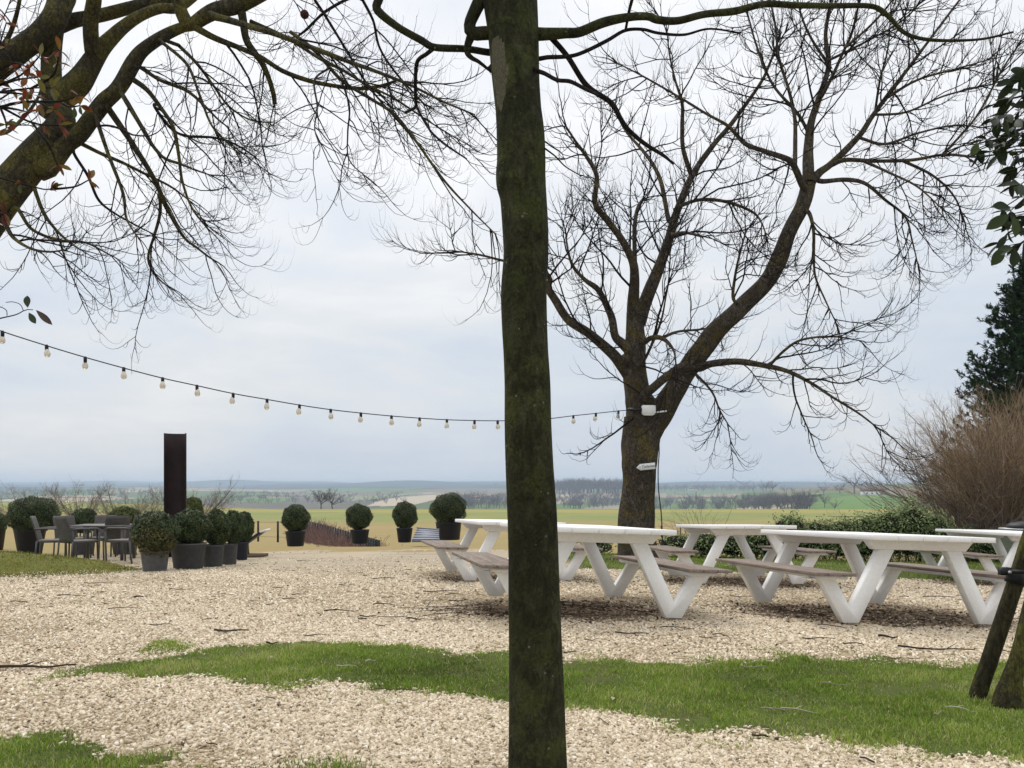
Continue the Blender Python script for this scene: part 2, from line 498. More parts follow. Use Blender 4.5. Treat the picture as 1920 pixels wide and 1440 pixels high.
def mat_gravel():
    k = NT('pale_gravel')
    v = k.coord((1, 1, 1)); 
    cell = k.voro(v, 75, 'F1', 'Color'); dist = k.voro(v, 75); cell2 = k.voro(v, 38, 'F1', 'Color')
    sx = k.new('ShaderNodeSeparateColor'); k.link(cell, sx.inputs[0])
    sy = k.new('ShaderNodeSeparateColor'); k.link(cell2, sy.inputs[0])
    t = k.math('ADD', k.math('MULTIPLY', sx.outputs[0], .7), k.math('MULTIPLY', sy.outputs[1], .3))
    c = k.ramp(t, [(.06, (.09, .066, .038)), (.22, (.30, .222, .125)), (.5, (.545, .435, .26)), (.8, (.68, .57, .385)), (1, (.80, .71, .54))])
    c = k.mix(k.ramp(dist, [(.3, 0.0), (.7, .75)]), c, (.15, .11, .07))
    big = k.noise(v, .55, 5, .62, .8); mid = k.noise(v, 2.6, 4, .6)
    c = k.mix(k.ramp(k.math('ADD', big, k.math('MULTIPLY', mid, .4)), [(.55, 0.0), (.82, .6)]), c, (.34, .26, .165))
    # sandy bare ground towards the far edge of the yard
    tc = k.new('ShaderNodeTexCoord'); sp = k.new('ShaderNodeSeparateXYZ'); k.link(tc.outputs['Object'], sp.inputs[0])
    yy = k.math('ADD', sp.outputs['Y'], k.math('MULTIPLY', k.noise(v, .45, 4), 5.0))
    far = k.ramp(k.math('DIVIDE', yy, 30), [(.46, 0.0), (.56, 1.0)])
    st = k.noise(k.coord((.35, 1.5, 1)), 1.6, 6, .7)
    sand = k.ramp(st, [(.3, (.30, .24, .175)), (.5, (.40, .335, .245)), (.7, (.52, .44, .31))])
    c = k.mix(k.math('MULTIPLY', far, .85), c, sand)
    k.bump(k.math('SUBTRACT', 1.0, dist), .9, .012)
    return k.done(c, .85, .2)
M['gravel'] = mat_gravel()
M['stone'] = mat_tint('gravel_stone', [(0, (.10, .073, .048)), (.14, (.28, .21, .138)), (.33, (.49, .395, .268)), (.6, (.61, .51, .367)), (.85, (.71, .62, .475)), (1, (.80, .74, .63))], .8, .25, nscale=60)
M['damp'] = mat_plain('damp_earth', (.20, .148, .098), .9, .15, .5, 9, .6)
M['litter'] = mat_tint('dark_plant_litter', [(0, (.025, .018, .012)), (.6, (.075, .052, .036)), (1, (.20, .15, .10))], .9, .1)
M['fallen'] = mat_tint('fallen_twig_bark', [(0, (.03, .022, .016)), (.6, (.07, .05, .037)), (1, (.15, .115, .085))], .9, .1)
M['fallen_pale'] = mat_tint('bleached_twig_bark', [(0, (.25, .22, .16)), (1, (.5, .46, .36))], .9, .1)
M['grass'] = mat_tint('grass_blade', [(0, (.07, .095, .02)), (.2, (.115, .18, .026)), (.5, (.20, .30, .036)), (.8, (.30, .40, .065)), (1, (.52, .48, .22))], .55, .25, trans=.3)
M['moss'] = mat_tint('moss_blade', [(0, (.08, .09, .016)), (.5, (.20, .21, .035)), (.85, (.33, .30, .07)), (1, (.36, .27, .12))], .7, .2, trans=.2)

def mat_turf(name, a, b, c3):
    k = NT(name); v = k.coord()
    n = k.noise(v, 3, 6, .7); n2 = k.noise(v, 30, 4, .7)
    c = k.ramp(k.math('ADD', k.math('MULTIPLY', n, .6), k.math('MULTIPLY', n2, .4)), [(.3, a), (.5, b), (.7, c3)])
    k.bump(n2, .8, .03)
    return k.done(c, .9, .1)
M['turf'] = mat_turf('turf_soil', (.10, .075, .04), (.085, .10, .03), (.11, .16, .03))
M['mossy_turf'] = mat_turf('mossy_turf', (.07, .06, .03), (.12, .13, .03), (.19, .19, .05))

def mat_terrain():
    k = NT('farmland')
    tc = k.new('ShaderNodeTexCoord'); sp = k.new('ShaderNodeSeparateXYZ'); k.link(tc.outputs['Object'], sp.inputs[0])
    v = tc.outputs['Object']; Y = sp.outputs['Y']
    lv = k.coord((.012, .03, .01)); n = k.noise(k.coord((.05, .05, .05)), 2, 6, .7); nf = k.noise(k.coord((.6, 1.6, 1)), 2.4, 5, .7)
    rough = k.ramp(nf, [(.3, (.25, .19, .10)), (.5, (.30, .245, .12)), (.7, (.21, .21, .08))])
    near = k.mix(k.ramp(n, [(.35, 0.0), (.65, 1.0)]), (.31, .225, .105), (.245, .195, .085))
    near = k.mix(.35, near, rough)
    green = k.mix(k.ramp(n, [(.35, 0.0), (.6, 1.0)]), (.235, .24, .095), (.19, .215, .08))
    yn = k.math('ADD', Y, k.math('MULTIPLY', n, 25.0))
    c = k.mix(k.ramp(k.math('DIVIDE', yn, 400), [(.24, 0.0), (.30, 1.0)]), near, green)
    strip = k.ramp(k.math('DIVIDE', yn, 400), [(.39, 0.0), (.40, 1.0), (.47, 1.0), (.48, 0.0)])
    c = k.mix(k.math('MULTIPLY', strip, .8), c, (.30, .25, .085))
    # patchwork of far fields
    cell = k.voro(k.coord((.0035, .0014, 0), rot=(0, 0, .25)), 1.0, 'F1', 'Color'); s2 = k.new('ShaderNodeSeparateColor'); k.link(cell, s2.inputs[0])
    patch = k.ramp(s2.outputs[0], [(.0, (.20, .17, .11)), (.2, (.10, .17, .045)), (.42, (.33, .28, .19)), (.58, (.13, .115, .085)), (.7, (.12, .21, .05)), (.84, (.38, .33, .23)), (.93, (.08, .075, .06))], 'CONSTANT')
    patch = k.mix(k.ramp(k.noise(k.coord((.006, .004, .01)), 3, 6, .7), [(.42, 0.0), (.62, .8)]), patch, (.085, .075, .06))
    c = k.mix(k.ramp(k.math('DIVIDE', Y, 1000), [(.3, 0.0), (.36, 1.0)]), c, patch)
    wood = k.mix(k.noise(k.coord((.01, .01, .01)), 2, 5, .7), (.016, .024, .022), (.032, .038, .03))
    c = k.mix(k.ramp(k.math('DIVIDE', k.math('ADD', Y, k.math('MULTIPLY', k.noise(k.coord((.0016, .0010, .002)), 2, 5, .65), 5200.0)), 6000), [(.86, 0.0), (.94, 1.0)]), c, wood)
    return k.done(c, .95, .05)
M['terrain'] = mat_terrain()
for nm, c in (('stubble', (.40, .34, .245)), ('pasture', (.115, .19, .05)), ('plough', (.27, .215, .165)), ('pale_pasture', (.21, .235, .11))):
    M[nm] = mat_plain(nm + '_field', c, .95, .05, .14, .05, 0)

# ------------------------------------------------------------------ terrain, yard, lawns
def grid_sheet(name, us, ys, fn, mat, off=0.0, inside=None):
    Y, U = np.meshgrid(ys, us, indexing='ij')
    X = U * (Y + 8.0)
    Z = fn(X, Y) + off
    n, m = Y.shape
    V = np.stack([X, Y, Z], -1).reshape(-1, 3)
    i, j = np.meshgrid(np.arange(n - 1), np.arange(m - 1), indexing='ij')
    q = np.stack([i * m + j, i * m + j + 1, (i + 1) * m + j + 1, (i + 1) * m + j], -1).reshape(-1, 4)
    if inside is not None:
        cx = X[:-1, :-1].ravel(); cy = Y[:-1, :-1].ravel(); q = q[inside(cx, cy)]
    b = MB(); b.add(V, q)
    return b.build(name, mat, smooth_=True)


ys = np.concatenate([np.linspace(-6, 30, 120), np.geomspace(30.5, 7500, 260)])
us = np.linspace(-1.15, 1.15, 240)
tag(grid_sheet('terrain', us, ys, lambda x, y: np.where(y < 20, terrain_z(x, y) - .03, terrain_z(x, y)), M['terrain']), kind='structure')


def in_poly(poly, x, y):
    poly = np.asarray(poly, float); x = np.asarray(x); y = np.asarray(y)
    c = np.zeros(x.shape, bool); j = len(poly) - 1
    for i in range(len(poly)):
        xi, yi = poly[i]; xj, yj = poly[j]
        c ^= ((yi > y) != (yj > y)) & (x < (xj - xi) * (y - yi) / (yj - yi + 1e-12) + xi)
        j = i
    return c


YARD = [(-30, -6), (22, -6), (22, 12.6), (14, 13.0), (8, 13.6), (4, 13.9), (1.5, 14.1), (.9, 15.5), (.7, 18), (.2, 20.3), (-3, 21.6), (-8, 22.0), (-14, 21.5), (-30, 21)]


def rag(x, y, s=1.0):
    return (np.sin(x * 7.1 * s + 1.3 * np.sin(y * 5.3 * s)) + np.sin(y * 9.7 * s + x * 3.1 * s) + .8 * np.sin(x * 17 * s - y * 13 * s)) / 2.8


tag(grid_sheet('gravel_yard', np.linspace(-1.6, 1.2, 420), np.linspace(-5, 22.5, 420), yard_z, M['gravel'], 0.0,
               lambda x, y: in_poly(YARD, x + .12 * rag(x, y), y + .15 * rag(y, x))), kind='structure')


def world_poly(pxs, fn=yard_z, d1=40):
    return np.array([ground_hit(a, b, 1.5, d1, fn)[:2] for a, b in pxs])


G1 = world_poly([(100, 1260), (200, 1248), (300, 1238), (400, 1218), (450, 1211), (560, 1207), (650, 1207), (760, 1215), (870, 1224), (955, 1229), (1060, 1238), (1185, 1242), (1270, 1245), (1390, 1243), (1480, 1233), (1610, 1238), (1760, 1250), (1850, 1245), (1920, 1243), (2150, 1240),
                 (2150, 1440), (1920, 1428), (1835, 1425), (1750, 1418), (1685, 1402), (1560, 1392), (1460, 1387), (1385, 1375), (1270, 1365), (1160, 1346), (1065, 1332), (955, 1321), (890, 1314), (800, 1296), (650, 1285), (500, 1285), (430, 1276), (320, 1272), (150, 1268)])
G2 = world_poly([(-300, 1380), (0, 1386), (60, 1384), (120, 1384), (170, 1395), (205, 1410), (250, 1425), (290, 1440), (330, 1520), (-300, 1560)])
G3 = world_poly([(415, 1440), (500, 1434), (540, 1422), (600, 1420), (660, 1427), (700, 1440), (720, 1500), (420, 1500)])
G4 = world_poly([(270, 1224), (275, 1213), (310, 1207), (345, 1203), (362, 1212), (350, 1222), (310, 1228)])
LAWN = np.array([(.95, 14.05), (4, 13.85), (8, 13.5), (14, 12.9), (22, 12.5), (24, 19), (8, 19.2), (3, 19.5), (.9, 20.2), (1.0, 18), (1.2, 15.5)])
MOUND = world_poly([(-260, 1100), (0, 1083), (60, 1082), (130, 1078), (200, 1076), (250, 1071), (262, 1066), (190, 1061), (110, 1058), (60, 1056), (-20, 1050), (-260, 1046)])


def poly_sheet(name, poly, mat, fn=yard_z, off=.004, cell=.05, ragged=.05):
    x0, y0 = poly.min(0) - .1; x1, y1 = poly.max(0) + .1
    nx = int((x1 - x0) / cell) + 2; ny = int((y1 - y0) / cell) + 2
    X, Y = np.meshgrid(np.linspace(x0, x1, nx), np.linspace(y0, y1, ny), indexing='ij')
    V = np.stack([X, Y, fn(X, Y) + off], -1).reshape(-1, 3)
    i, j = np.meshgrid(np.arange(nx - 1), np.arange(ny - 1), indexing='ij')
    q = np.stack([i * ny + j, (i + 1) * ny + j, (i + 1) * ny + j + 1, i * ny + j + 1], -1).reshape(-1, 4)
    cx, cy = X[:-1, :-1].ravel(), Y[:-1, :-1].ravel()
    q = q[in_poly(poly, cx + ragged * (rag(cx, cy) + .8 * rag(cx, cy, 2.7)), cy + ragged * (rag(cy, cx) + .8 * rag(cy, cx, 2.3)))]
    used = np.unique(q); mp = np.zeros(len(V), int); mp[used] = np.arange(len(used))
    return MB().add(V[used], mp[q]).build(name, mat, smooth_=True)


def scatter(poly, n, ragged=.08):
    poly = np.asarray(poly); lo, hi = poly.min(0), poly.max(0)
    out = np.zeros((0, 2))
    while len(out) < n:
        p = lo + (hi - lo) * rng.random((n * 2, 2))
        q = p + ragged * np.stack([rag(p[:, 0], p[:, 1]), rag(p[:, 1], p[:, 0])], 1) + rng.normal(size=p.shape) * ragged * .4
        out = np.concatenate([out, p[in_poly(poly, q[:, 0], q[:, 1])]])
    return out[:n]


def area(poly):
    x, y = np.asarray(poly).T
    return abs(np.dot(x, np.roll(y, 1)) - np.dot(y, np.roll(x, 1))) / 2


def blades(mb, xy, fn, h0, h1, w, lean=.6, tint=(.5, .2)):
    n = len(xy)
    base = np.stack([xy[:, 0], xy[:, 1], fn(xy[:, 0], xy[:, 1]) - .004], 1)
    # tufty: clumps of taller and lighter grass
    cl = .5 + .5 * np.sin(xy[:, 0] * 6.1 + 1.7 * np.sin(xy[:, 1] * 4.3)) * np.sin(xy[:, 1] * 7.7 + xy[:, 0] * 2.1)
    big = .5 + .5 * np.sin(xy[:, 0] * 1.9 + 2) * np.sin(xy[:, 1] * 2.3 + xy[:, 0])
    h = rng.uniform(h0, h1, n) * (.55 + .6 * cl)
    a = rng.random(n) * 2 * PI
    side = np.stack([np.cos(a), np.sin(a), np.zeros(n)], 1)
    b = rng.random(n) * 2 * PI
    ln = np.stack([np.cos(b), np.sin(b), np.zeros(n)], 1) * (rng.random(n) * lean * h)[:, None]
    up = np.array([0, 0, 1.0])
    ww = (w * rng.uniform(.6, 1.3, n))[:, None]
    m = base + ln * .35 + up * (h * .55)[:, None]; t = base + ln + up * (h * rng.uniform(.75, 1, n))[:, None]
    V = np.stack([base - side * ww, base + side * ww, m + side * ww * .75, m - side * ww * .75, t], 1).reshape(-1, 3)
    o = np.arange(n)[:, None] * 5
    tn = np.clip(tint[0] + tint[1] * rng.normal(size=n) + .42 * (big - .5) + .3 * (cl - .5) + .25 * rag(xy[:, 0], xy[:, 1], .35), 0, 1)
    tn = np.where(rng.random(n) < .06, 1.0, tn)
    mb.add(V, o + np.array([0, 1, 2, 3]), o + np.array([3, 2, 4]), tint=np.repeat(tn, 5))


tag(poly_sheet('lawn_strip', G1, M['turf'], cell=.03, ragged=.09), kind='structure')
tag(poly_sheet('lawn_corner', G2, M['turf'], cell=.03, ragged=.08), kind='structure')
tag(poly_sheet('back_lawn', LAWN, M['turf'], cell=.12, off=.006), kind='structure')
b = MB()
g1 = scatter(G1, int(area(G1) * 11500), .13); bare = rag(g1[:, 0] * .7, g1[:, 1] * .9, .55) + .5 * rag(g1[:, 1], g1[:, 0], 1.3)
blades(b, g1[(bare < .45) | (rng.random(len(g1)) < .22)], yard_z, .014, .044, .0024, .9)
tf = scatter(G1, 500, .1); tf = tf[:, None, :] + rng.normal(size=(len(tf), 22, 2)) * .018
blades(b, tf.reshape(-1, 2), yard_z, .025, .065, .0024, .8, tint=(.6, .15))
# thinner straggling edge
e = scatter(G1, 22000, .38); blades(b, e, yard_z, .012, .04, .0024, 1.0)
blades(b, scatter(G2, int(min(area(G2) * 13000, 34000)), .13), yard_z, .016, .048, .0024, .9)
blades(b, scatter(G3, 2600, .12), yard_z, .02, .05, .0024)
blades(b, scatter(G4, 1500, .12), yard_z, .02, .05, .0026, tint=(.6, .2))
tag(b.build('grass', M['grass']), 'short bright green grass of the lawn strips between the gravel', 'grass', kind='stuff')
b = MB()
blades(b, scatter(LAWN, 42000, .2), yard_z, .04, .09, .006, tint=(.45, .2))
tag(b.build('back_grass', M['grass']), 'green lawn grass behind the white picnic tables', 'grass', kind='stuff')


def mound_z(x, y):
    c = MOUND.mean(0)
    d = np.sqrt(((x - (c[0] - 2.2)) / 3.8) ** 2 + ((y - c[1] - .2) / 1.3) ** 2)
    return yard_z(x, y) + .34 * np.clip(1 - d * d, 0, 1) + .03 * rag(x, y, .5) * np.clip(1.1 - d, 0, 1)


tag(poly_sheet('mossy_bank', MOUND, M['mossy_turf'], mound_z, .006, .08, .1), kind='structure')
b = MB()
blades(b, scatter(MOUND, 26000, .12), mound_z, .02, .07, .006, 1.0, tint=(.45, .25))
tag(b.build('moss', M['moss']), 'yellow green moss and grass on the low bank by the chairs', 'moss', kind='stuff')

# damp brown hollows under the picnic tables are added with the tables below

# ---- loose stones
def stones(mb, xy, s0, s1, sink=.25, fn=yard_z):
    n = len(xy)
    s = rng.uniform(s0, s1, n)[:, None, None] * np.stack([rng.uniform(.8, 1.5, n), rng.uniform(.6, 1.0, n), rng.uniform(.35, .6, n)], 1)[:, None, :]
    c = np.array([[x, y, z] for z in (-1, 1) for y in (-1, 1) for x in (-1, 1)], float) * .5
    v = c[None] * (1 + .5 * (rng.random((n, 8, 3)) - .5)); v[:, 4:, :2] *= rng.uniform(.45, .9, (n, 1, 1))
    v = v * s
    t = rng.normal(size=(n, 2)) * .35; a = rng.random(n) * 2 * PI
    v[..., 2] += v[..., 0] * t[:, None, 0] + v[..., 1] * t[:, None, 1]
    x = v[..., 0] * np.cos(a)[:, None] - v[..., 1] * np.sin(a)[:, None]
    y = v[..., 0] * np.sin(a)[:, None] + v[..., 1] * np.cos(a)[:, None]
    z = v[..., 2] + (s[:, 0, 2] * (.5 - sink))[:, None] + fn(xy[:, 0], xy[:, 1])[:, None]
    V = np.stack([x + xy[:, :1], y + xy[:, 1:], z], -1).reshape(-1, 3)
    f = np.array([[0, 2, 3, 1], [4, 5, 7, 6], [0, 1, 5, 4], [2, 6, 7, 3], [0, 4, 6, 2], [1, 3, 7, 5]])
    F_ = (np.arange(n)[:, None, None] * 8 + f[None]).reshape(-1, 4)
    mb.add(V, F_, tint=np.repeat(np.clip(rng.beta(2.2, 1.7, n), 0, 1), 8))


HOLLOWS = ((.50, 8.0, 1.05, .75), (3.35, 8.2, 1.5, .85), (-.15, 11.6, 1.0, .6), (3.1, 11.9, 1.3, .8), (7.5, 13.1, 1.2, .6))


def wedge(d0, d1, n, edge=1.0):
    """points spread evenly over the ground between two distances, out to a little beyond the view"""
    y = np.sqrt(rng.uniform(d0 ** 2, d1 ** 2, n)); x = rng.uniform(-.80, .72, n) * y * edge
    p = np.stack([x, y], 1)
    bad = np.zeros(n, bool)
    for g in (G1, G2):
        jj = rng.normal(size=(2, n)) * .05
        bad |= in_poly(g, x + .12 * rag(x, y) + jj[0], y + .12 * rag(y, x) + jj[1])
    bad |= ~in_poly(YARD, x, y)
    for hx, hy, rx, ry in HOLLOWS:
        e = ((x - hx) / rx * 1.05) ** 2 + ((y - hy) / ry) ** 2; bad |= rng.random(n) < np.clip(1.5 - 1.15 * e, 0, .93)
    mq = np.stack([960 + F * x / y, Y0 - F * (yard_z(x, y) - EYE) / y]); bad |= (np.hypot((mq[0] - 350) / 125, (mq[1] - 1421) / 24) < 1) & (rng.random(n) < .8)
    bad |= (y > 13.5) & (rng.random(n) < .75 * smooth(13.5, 15.5, y))
    return p[~bad]


b = MB()
q = wedge(2.6, 20, 5200); q = q[(rag(q[:, 0] * .5, q[:, 1] * .5) > -.2) | (rng.random(len(q)) < .35)]
stones(b, q, .006, .026)
for x, y in wedge(3, 16, 420):
    a = rng.random() * 2 * PI; L = rng.uniform(.03, .13); sx = np.linspace(-.5, .5, 4) * L; px_ = x + sx * math.cos(a); py_ = y + sx * math.sin(a)
    b.tube(np.stack([px_, py_, yard_z(px_, py_) + .015 + rng.random(4) * .008], 1), rng.uniform(.0015, .0045), 4, tint=rng.random() * .7)
tag(b.build('yard_litter', M['litter']), 'dark crumbs, seeds and bits of twig strewn over the gravel', 'litter', kind='stuff')
b = MB()
def worn(p, k_):
    w_ = .5 + .5 * np.sin(p[:, 0] * .9 + 1.1 * np.sin(p[:, 1] * .55)) * np.sin(p[:, 1] * 1.3 + p[:, 0] * .35); w_ = np.clip(w_ + .3 * rag(p[:, 0], p[:, 1], .28) + .15 * rag(p[:, 1], p[:, 0], .8), 0, 1) ** 1.3
    return p[rng.random(len(p)) < 1 - k_ * w_]


stones(b, worn(wedge(2.2, 5.2, 180000), .72), .007, .022)
stones(b, worn(wedge(5.2, 8.5, 170000), .8), .009, .024)
stones(b, worn(wedge(8.5, 14, 135000), .8), .011, .028)
stones(b, worn(wedge(14, 17.5, 18000), .4), .014, .03)
tag(b.build('gravel', M['stone']), 'loose pale crushed stone covering the yard', 'gravel', kind='stuff')

# ------------------------------------------------------------------ picnic tables
WF, SY, WB, TW, TL, BI, BO, BL = .635, .861, .429, 1.133, 2.211, .69, 1.077, 2.178
ZT, ZB, ZS = .76, .632, .435


def make_table():
    r = empty('picnic_table', (0, 0, 0))
    b = MB()
    nb = 5; w = TW / nb
    for i in range(nb):
        b.box((-TW / 2 + w * (i + .5), rng.normal() * .003, ZT - .0225), (w - .006, TL, .045))
    b.build('tabletop', M['white'], r, local=True, bevel=.003)
    for sy in (-1, 1):
        y = sy * SY
        b = MB(); b.prism([(-WB, ZB), (WB, ZB), (WB + .07, ZT - .046), (-WB - .07, ZT - .046)], y - .0465, y + .0465)
        b.build('crossbeam', M['white'], r, local=True, bevel=.003)
        for sx in (-1, 1):
            k1, k2 = .504, .60
            poly = [(.565, 0), (.705, 0), (.705 + k2 * .372, .372), (.565 + k2 * .372, .372), (.642, .125), (.705 - k1 * ZB, ZB - .001), (.565 - k1 * ZB, ZB - .001)]
            poly = [(sx * x, z) for x, z in poly]
            b = MB(); b.prism(poly, y - .044, y + .044)
            b.build('leg', M['white'], r, local=True, bevel=.003)
    for sx in (-1, 1):
        s = empty('bench', (sx * (BI + BO) / 2, 0, 0)); s.parent = r
        b = MB(); bw = (BO - BI) / 3
        for i in range(3):
            b.box(((i - 1) * bw, rng.normal() * .004, ZS - .014), (bw - .006, BL, .028))
        b.build('seat', M['bench'], s, local=True, bevel=.002)
        b = MB(); b.box((sx * -.03, 0, ZS - .045), (.24, BL - .16, .032))
        for sy in (-1, 1): b.box((0, sy * SY, ZS - .0625 + .0005), (BO - BI - .05, .11, .002))
        b.build('seat_rail', M['white'], s, local=True)
    return r


TABLES = [  # x, y, rel z, rot, tilt x, tilt y, label
    (.604, 8.204, -1.133, .182, -.031, .032, 'white picnic table partly hidden by the dark tree trunk, its benches facing the gravel'),
    (3.399, 8.366, -1.213, .143, -.033, .028, 'white picnic table beside the leaning mossy stake, showing both its benches'),
    (-.097, 12.057, -1.238, .206, -.026, .017, 'white picnic table standing beside the largest potted box ball at the yard edge'),
    (3.084, 12.148, -1.301, .004, -.038, .002, 'white picnic table in front of the green hedge, behind two other tables'),
    (7.78, 13.6, -1.47, .03, -.02, .02, 'white picnic table in front of the brown shrub, next to the galvanised bin'),
]
proto = make_table()
for i, (x, y, z, th, tx, ty, lab) in enumerate(TABLES):
    o = proto if i == 0 else copy_tree(proto)
    o.location = (x, y, EYE + z)
    Rm = Matrix(((1, 0, 0), (0, 1, -tx), (0, tx, 1))) @ Matrix(((1, 0, ty), (0, 1, 0), (-ty, 0, 1))) @ Matrix.Rotation(th, 3, 'Z')
    o.rotation_euler = Rm.to_euler()
    tag(o, lab, 'picnic table', 'white picnic tables on the gravel')

# damp, littered hollows under and in front of the tables
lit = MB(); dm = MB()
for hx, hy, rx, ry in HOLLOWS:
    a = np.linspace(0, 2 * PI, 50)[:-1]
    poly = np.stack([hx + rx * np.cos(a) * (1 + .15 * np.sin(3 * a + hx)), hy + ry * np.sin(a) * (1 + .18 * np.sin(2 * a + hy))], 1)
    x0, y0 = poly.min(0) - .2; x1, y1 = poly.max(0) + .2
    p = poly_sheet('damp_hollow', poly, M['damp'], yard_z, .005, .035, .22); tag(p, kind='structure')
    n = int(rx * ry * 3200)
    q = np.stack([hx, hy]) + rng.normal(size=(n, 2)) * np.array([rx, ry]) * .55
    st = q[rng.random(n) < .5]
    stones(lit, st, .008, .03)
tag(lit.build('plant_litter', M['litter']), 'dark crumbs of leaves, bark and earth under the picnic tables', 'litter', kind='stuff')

# ------------------------------------------------------------------ fallen twigs
def fallen(px, py, wpx, ang, mat='fallen', r=.006, kinks=1):
    c = ground_hit(px, py, 2, 40, yard_z); L = wpx * c[1] / F
    n = 9; s = np.linspace(-.5, .5, n) * L
    ca, sa = math.cos(ang), math.sin(ang)
    bend = rng.normal(size=n).cumsum(); bend = (bend - np.linspace(bend[0], bend[-1], n)) * L * .035
    x = c[0] + s * ca - bend * sa; y = c[1] + s * sa + bend * ca
    rr = r * np.linspace(1, .45, n)
    z = yard_z(x, y) + rr + .012 + .012 * np.abs(np.sin(np.linspace(0, 3, n) + rng.random() * 3))
    b = MB(); p = np.stack([x, y, z], 1)
    b.tube(p, rr, 6, tint=rng.random())
    for _ in range(kinks):
        i = rng.integers(2, n - 2); d = np.array([ca, sa, 0]) * .7 + np.array([-sa, ca, .25]) * rng.choice([-1, 1]) * .7
        l = L * rng.uniform(.12, .35)
        q = p[i] + d * np.linspace(0, l, 4)[:, None]; q[:, 2] = np.maximum(q[:, 2], yard_z(q[:, 0], q[:, 1]) + .012)
        b.tube(q, rr[i] * np.array([.7, .6, .5, .3]), 5, tint=rng.random())
    return b.build('fallen_twig', M[mat], smooth_=True)


TW_ = [(235, 1144, 60, .1, 3), (435, 1188, 62, .05, 6), (640, 1150, 60, .15, 4), (720, 1137, 40, -.1, 4), (720, 1087, 40, .1, 4), (825, 1112, 60, 0, 4), (850, 1118, 30, .4, 4),
       (60, 1257, 150, .12, 7), (570, 1053, 25, 0, 4), (860, 1130, 40, .6, 4), (1560, 1178, 50, -.5, 3), (1595, 1152, 0, 0, 4), (1535, 1202, 60, .1, 3), (1665, 1200, 34, .05, 7), (1755, 1222, 130, -.15, 5),
       (1880, 1226, 40, 0, 4), (1350, 1195, 26, -.2, 3), (1215, 1150, 70, .3, 3), (1185, 1193, 60, -.2, 4), (1270, 1182, 60, -.25, 3), (1760, 1122, 60, .1, 4), (1395, 1122, 50, 0, 3), (1440, 1098, 70, -.1, 3),
       (510, 1212, 20, .3, 5), (590, 1196, 40, .1, 3), (690, 1160, 30, .2, 4), (780, 1165, 36, .2, 3), (300, 1176, 40, -.1, 3), (130, 1120, 40, .2, 4), (40, 1132, 30, 0, 4), (180, 1096, 40, .1, 4), (340, 1108, 40, .2, 3),
       (260, 1123, 16, .3, 7), (560, 1118, 25, .1, 4), (650, 1100, 30, -.2, 3), (1330, 1200, 40, .2, 3), (1600, 1212, 36, -.1, 4), (1110, 1205, 30, .4, 3), (1690, 1240, 60, -.3, 3), (1080, 1175, 60, 1.0, 2)]
for px, py, w, a, r in TW_:
    if w: tag(fallen(px, py, w * 1.05, a, 'fallen', r / 1000 * 1.5), 'thin dark fallen twig lying on the pale gravel', 'twig', 'fallen twigs on the gravel')
for px, py, w, a in ((650, 1255, 40, -.2), (695, 1245, 26, .9), (895, 1243, 22, -1.0), (560, 1262, 34, -.4), (1455, 1337, 60, .1), (1500, 1340, 70, -.3), (1415, 1257, 50, .1), (1800, 1337, 50, -.6), (1760, 1345, 40, .7), (1570, 1290, 60, 0)):
    tag(fallen(px, py, w, a, 'fallen_pale', .004), 'thin bleached twig lying in the green grass strip', 'twig', 'pale twigs in the grass')
for px, py in ((512, 1240), (1365, 1236), (1150, 1318), (1270, 1246)):
    c = ground_hit(px, py, 2, 40, yard_z); b = MB()
    u = np.linspace(0, 1, 7); wv = .014 * np.sin(u * PI) ** .8; a = rng.random() * 6
    ax = np.array([math.cos(a), math.sin(a), 0]); sd = np.array([-math.sin(a), math.cos(a), .3])
    mid = c + ax * ((u - .5) * .055)[:, None] + np.array([0, 0, 1]) * (.02 + .012 * np.sin(u * 5))[:, None]
    V = np.concatenate([mid - sd * wv[:, None], mid + sd * wv[:, None]]); i = np.arange(6)
    b.add(V, np.stack([i, i + 1, i + 8, i + 7], 1)); tag(b.build('dead_leaf', M['fallen_pale']), 'dry pale fallen leaf lying in the grass strip', 'leaf', 'dead leaves in the grass')

# dense dead twigs heaped in the hollow under the two front tables: uncountable
b = MB()
for hx, hy, rx, ry, n in ((.45, 7.9, .95, .75, 90), (3.3, 8.1, 1.3, .7, 60), (-.5, 7.9, .6, .6, 26)):
    for _ in range(n):
        x, y = hx + rng.normal() * rx * .5, hy + rng.normal() * ry * .5
        a = rng.random() * 2 * PI; L = rng.uniform(.1, .5); s = np.linspace(-.5, .5, 6) * L
        bw = .18 * rng.normal() * s * s / L * 4; xs = x + s * math.cos(a) - bw * math.sin(a); yy = y + s * math.sin(a) + bw * math.cos(a)
        b.tube(np.stack([xs, yy, yard_z(xs, yy) + .008 + rng.random() * .035], 1), rng.uniform(.0015, .0038) * np.linspace(1, .5, 6), 4, tint=rng.random() * .6)
tag(b.build('twig_litter', M['fallen']), 'tangle of fine dead twigs in the hollows under the tables', 'litter', kind='stuff')

# ------------------------------------------------------------------ potted box balls
def leaf_quads(C, N, size, aspect=.55):
    """leaf faces centred at C with normals N"""
    n = len(C)
    r = rng.normal(size=(n, 3)); u = unit(r - (r * N).sum(1, keepdims=True) * N); v = np.cross(N, u)
    s = size if np.ndim(size) else np.full(n, size)
    a = u * s[:, None] * .5; w = v * s[:, None] * .5 * aspect
    V = np.stack([C - a, C + w - a * .1 + N * s[:, None] * .08, C + a, C - w - a * .1 + N * s[:, None] * .08], 1).reshape(-1, 3)
    return V, np.arange(n)[:, None] * 4 + np.arange(4)


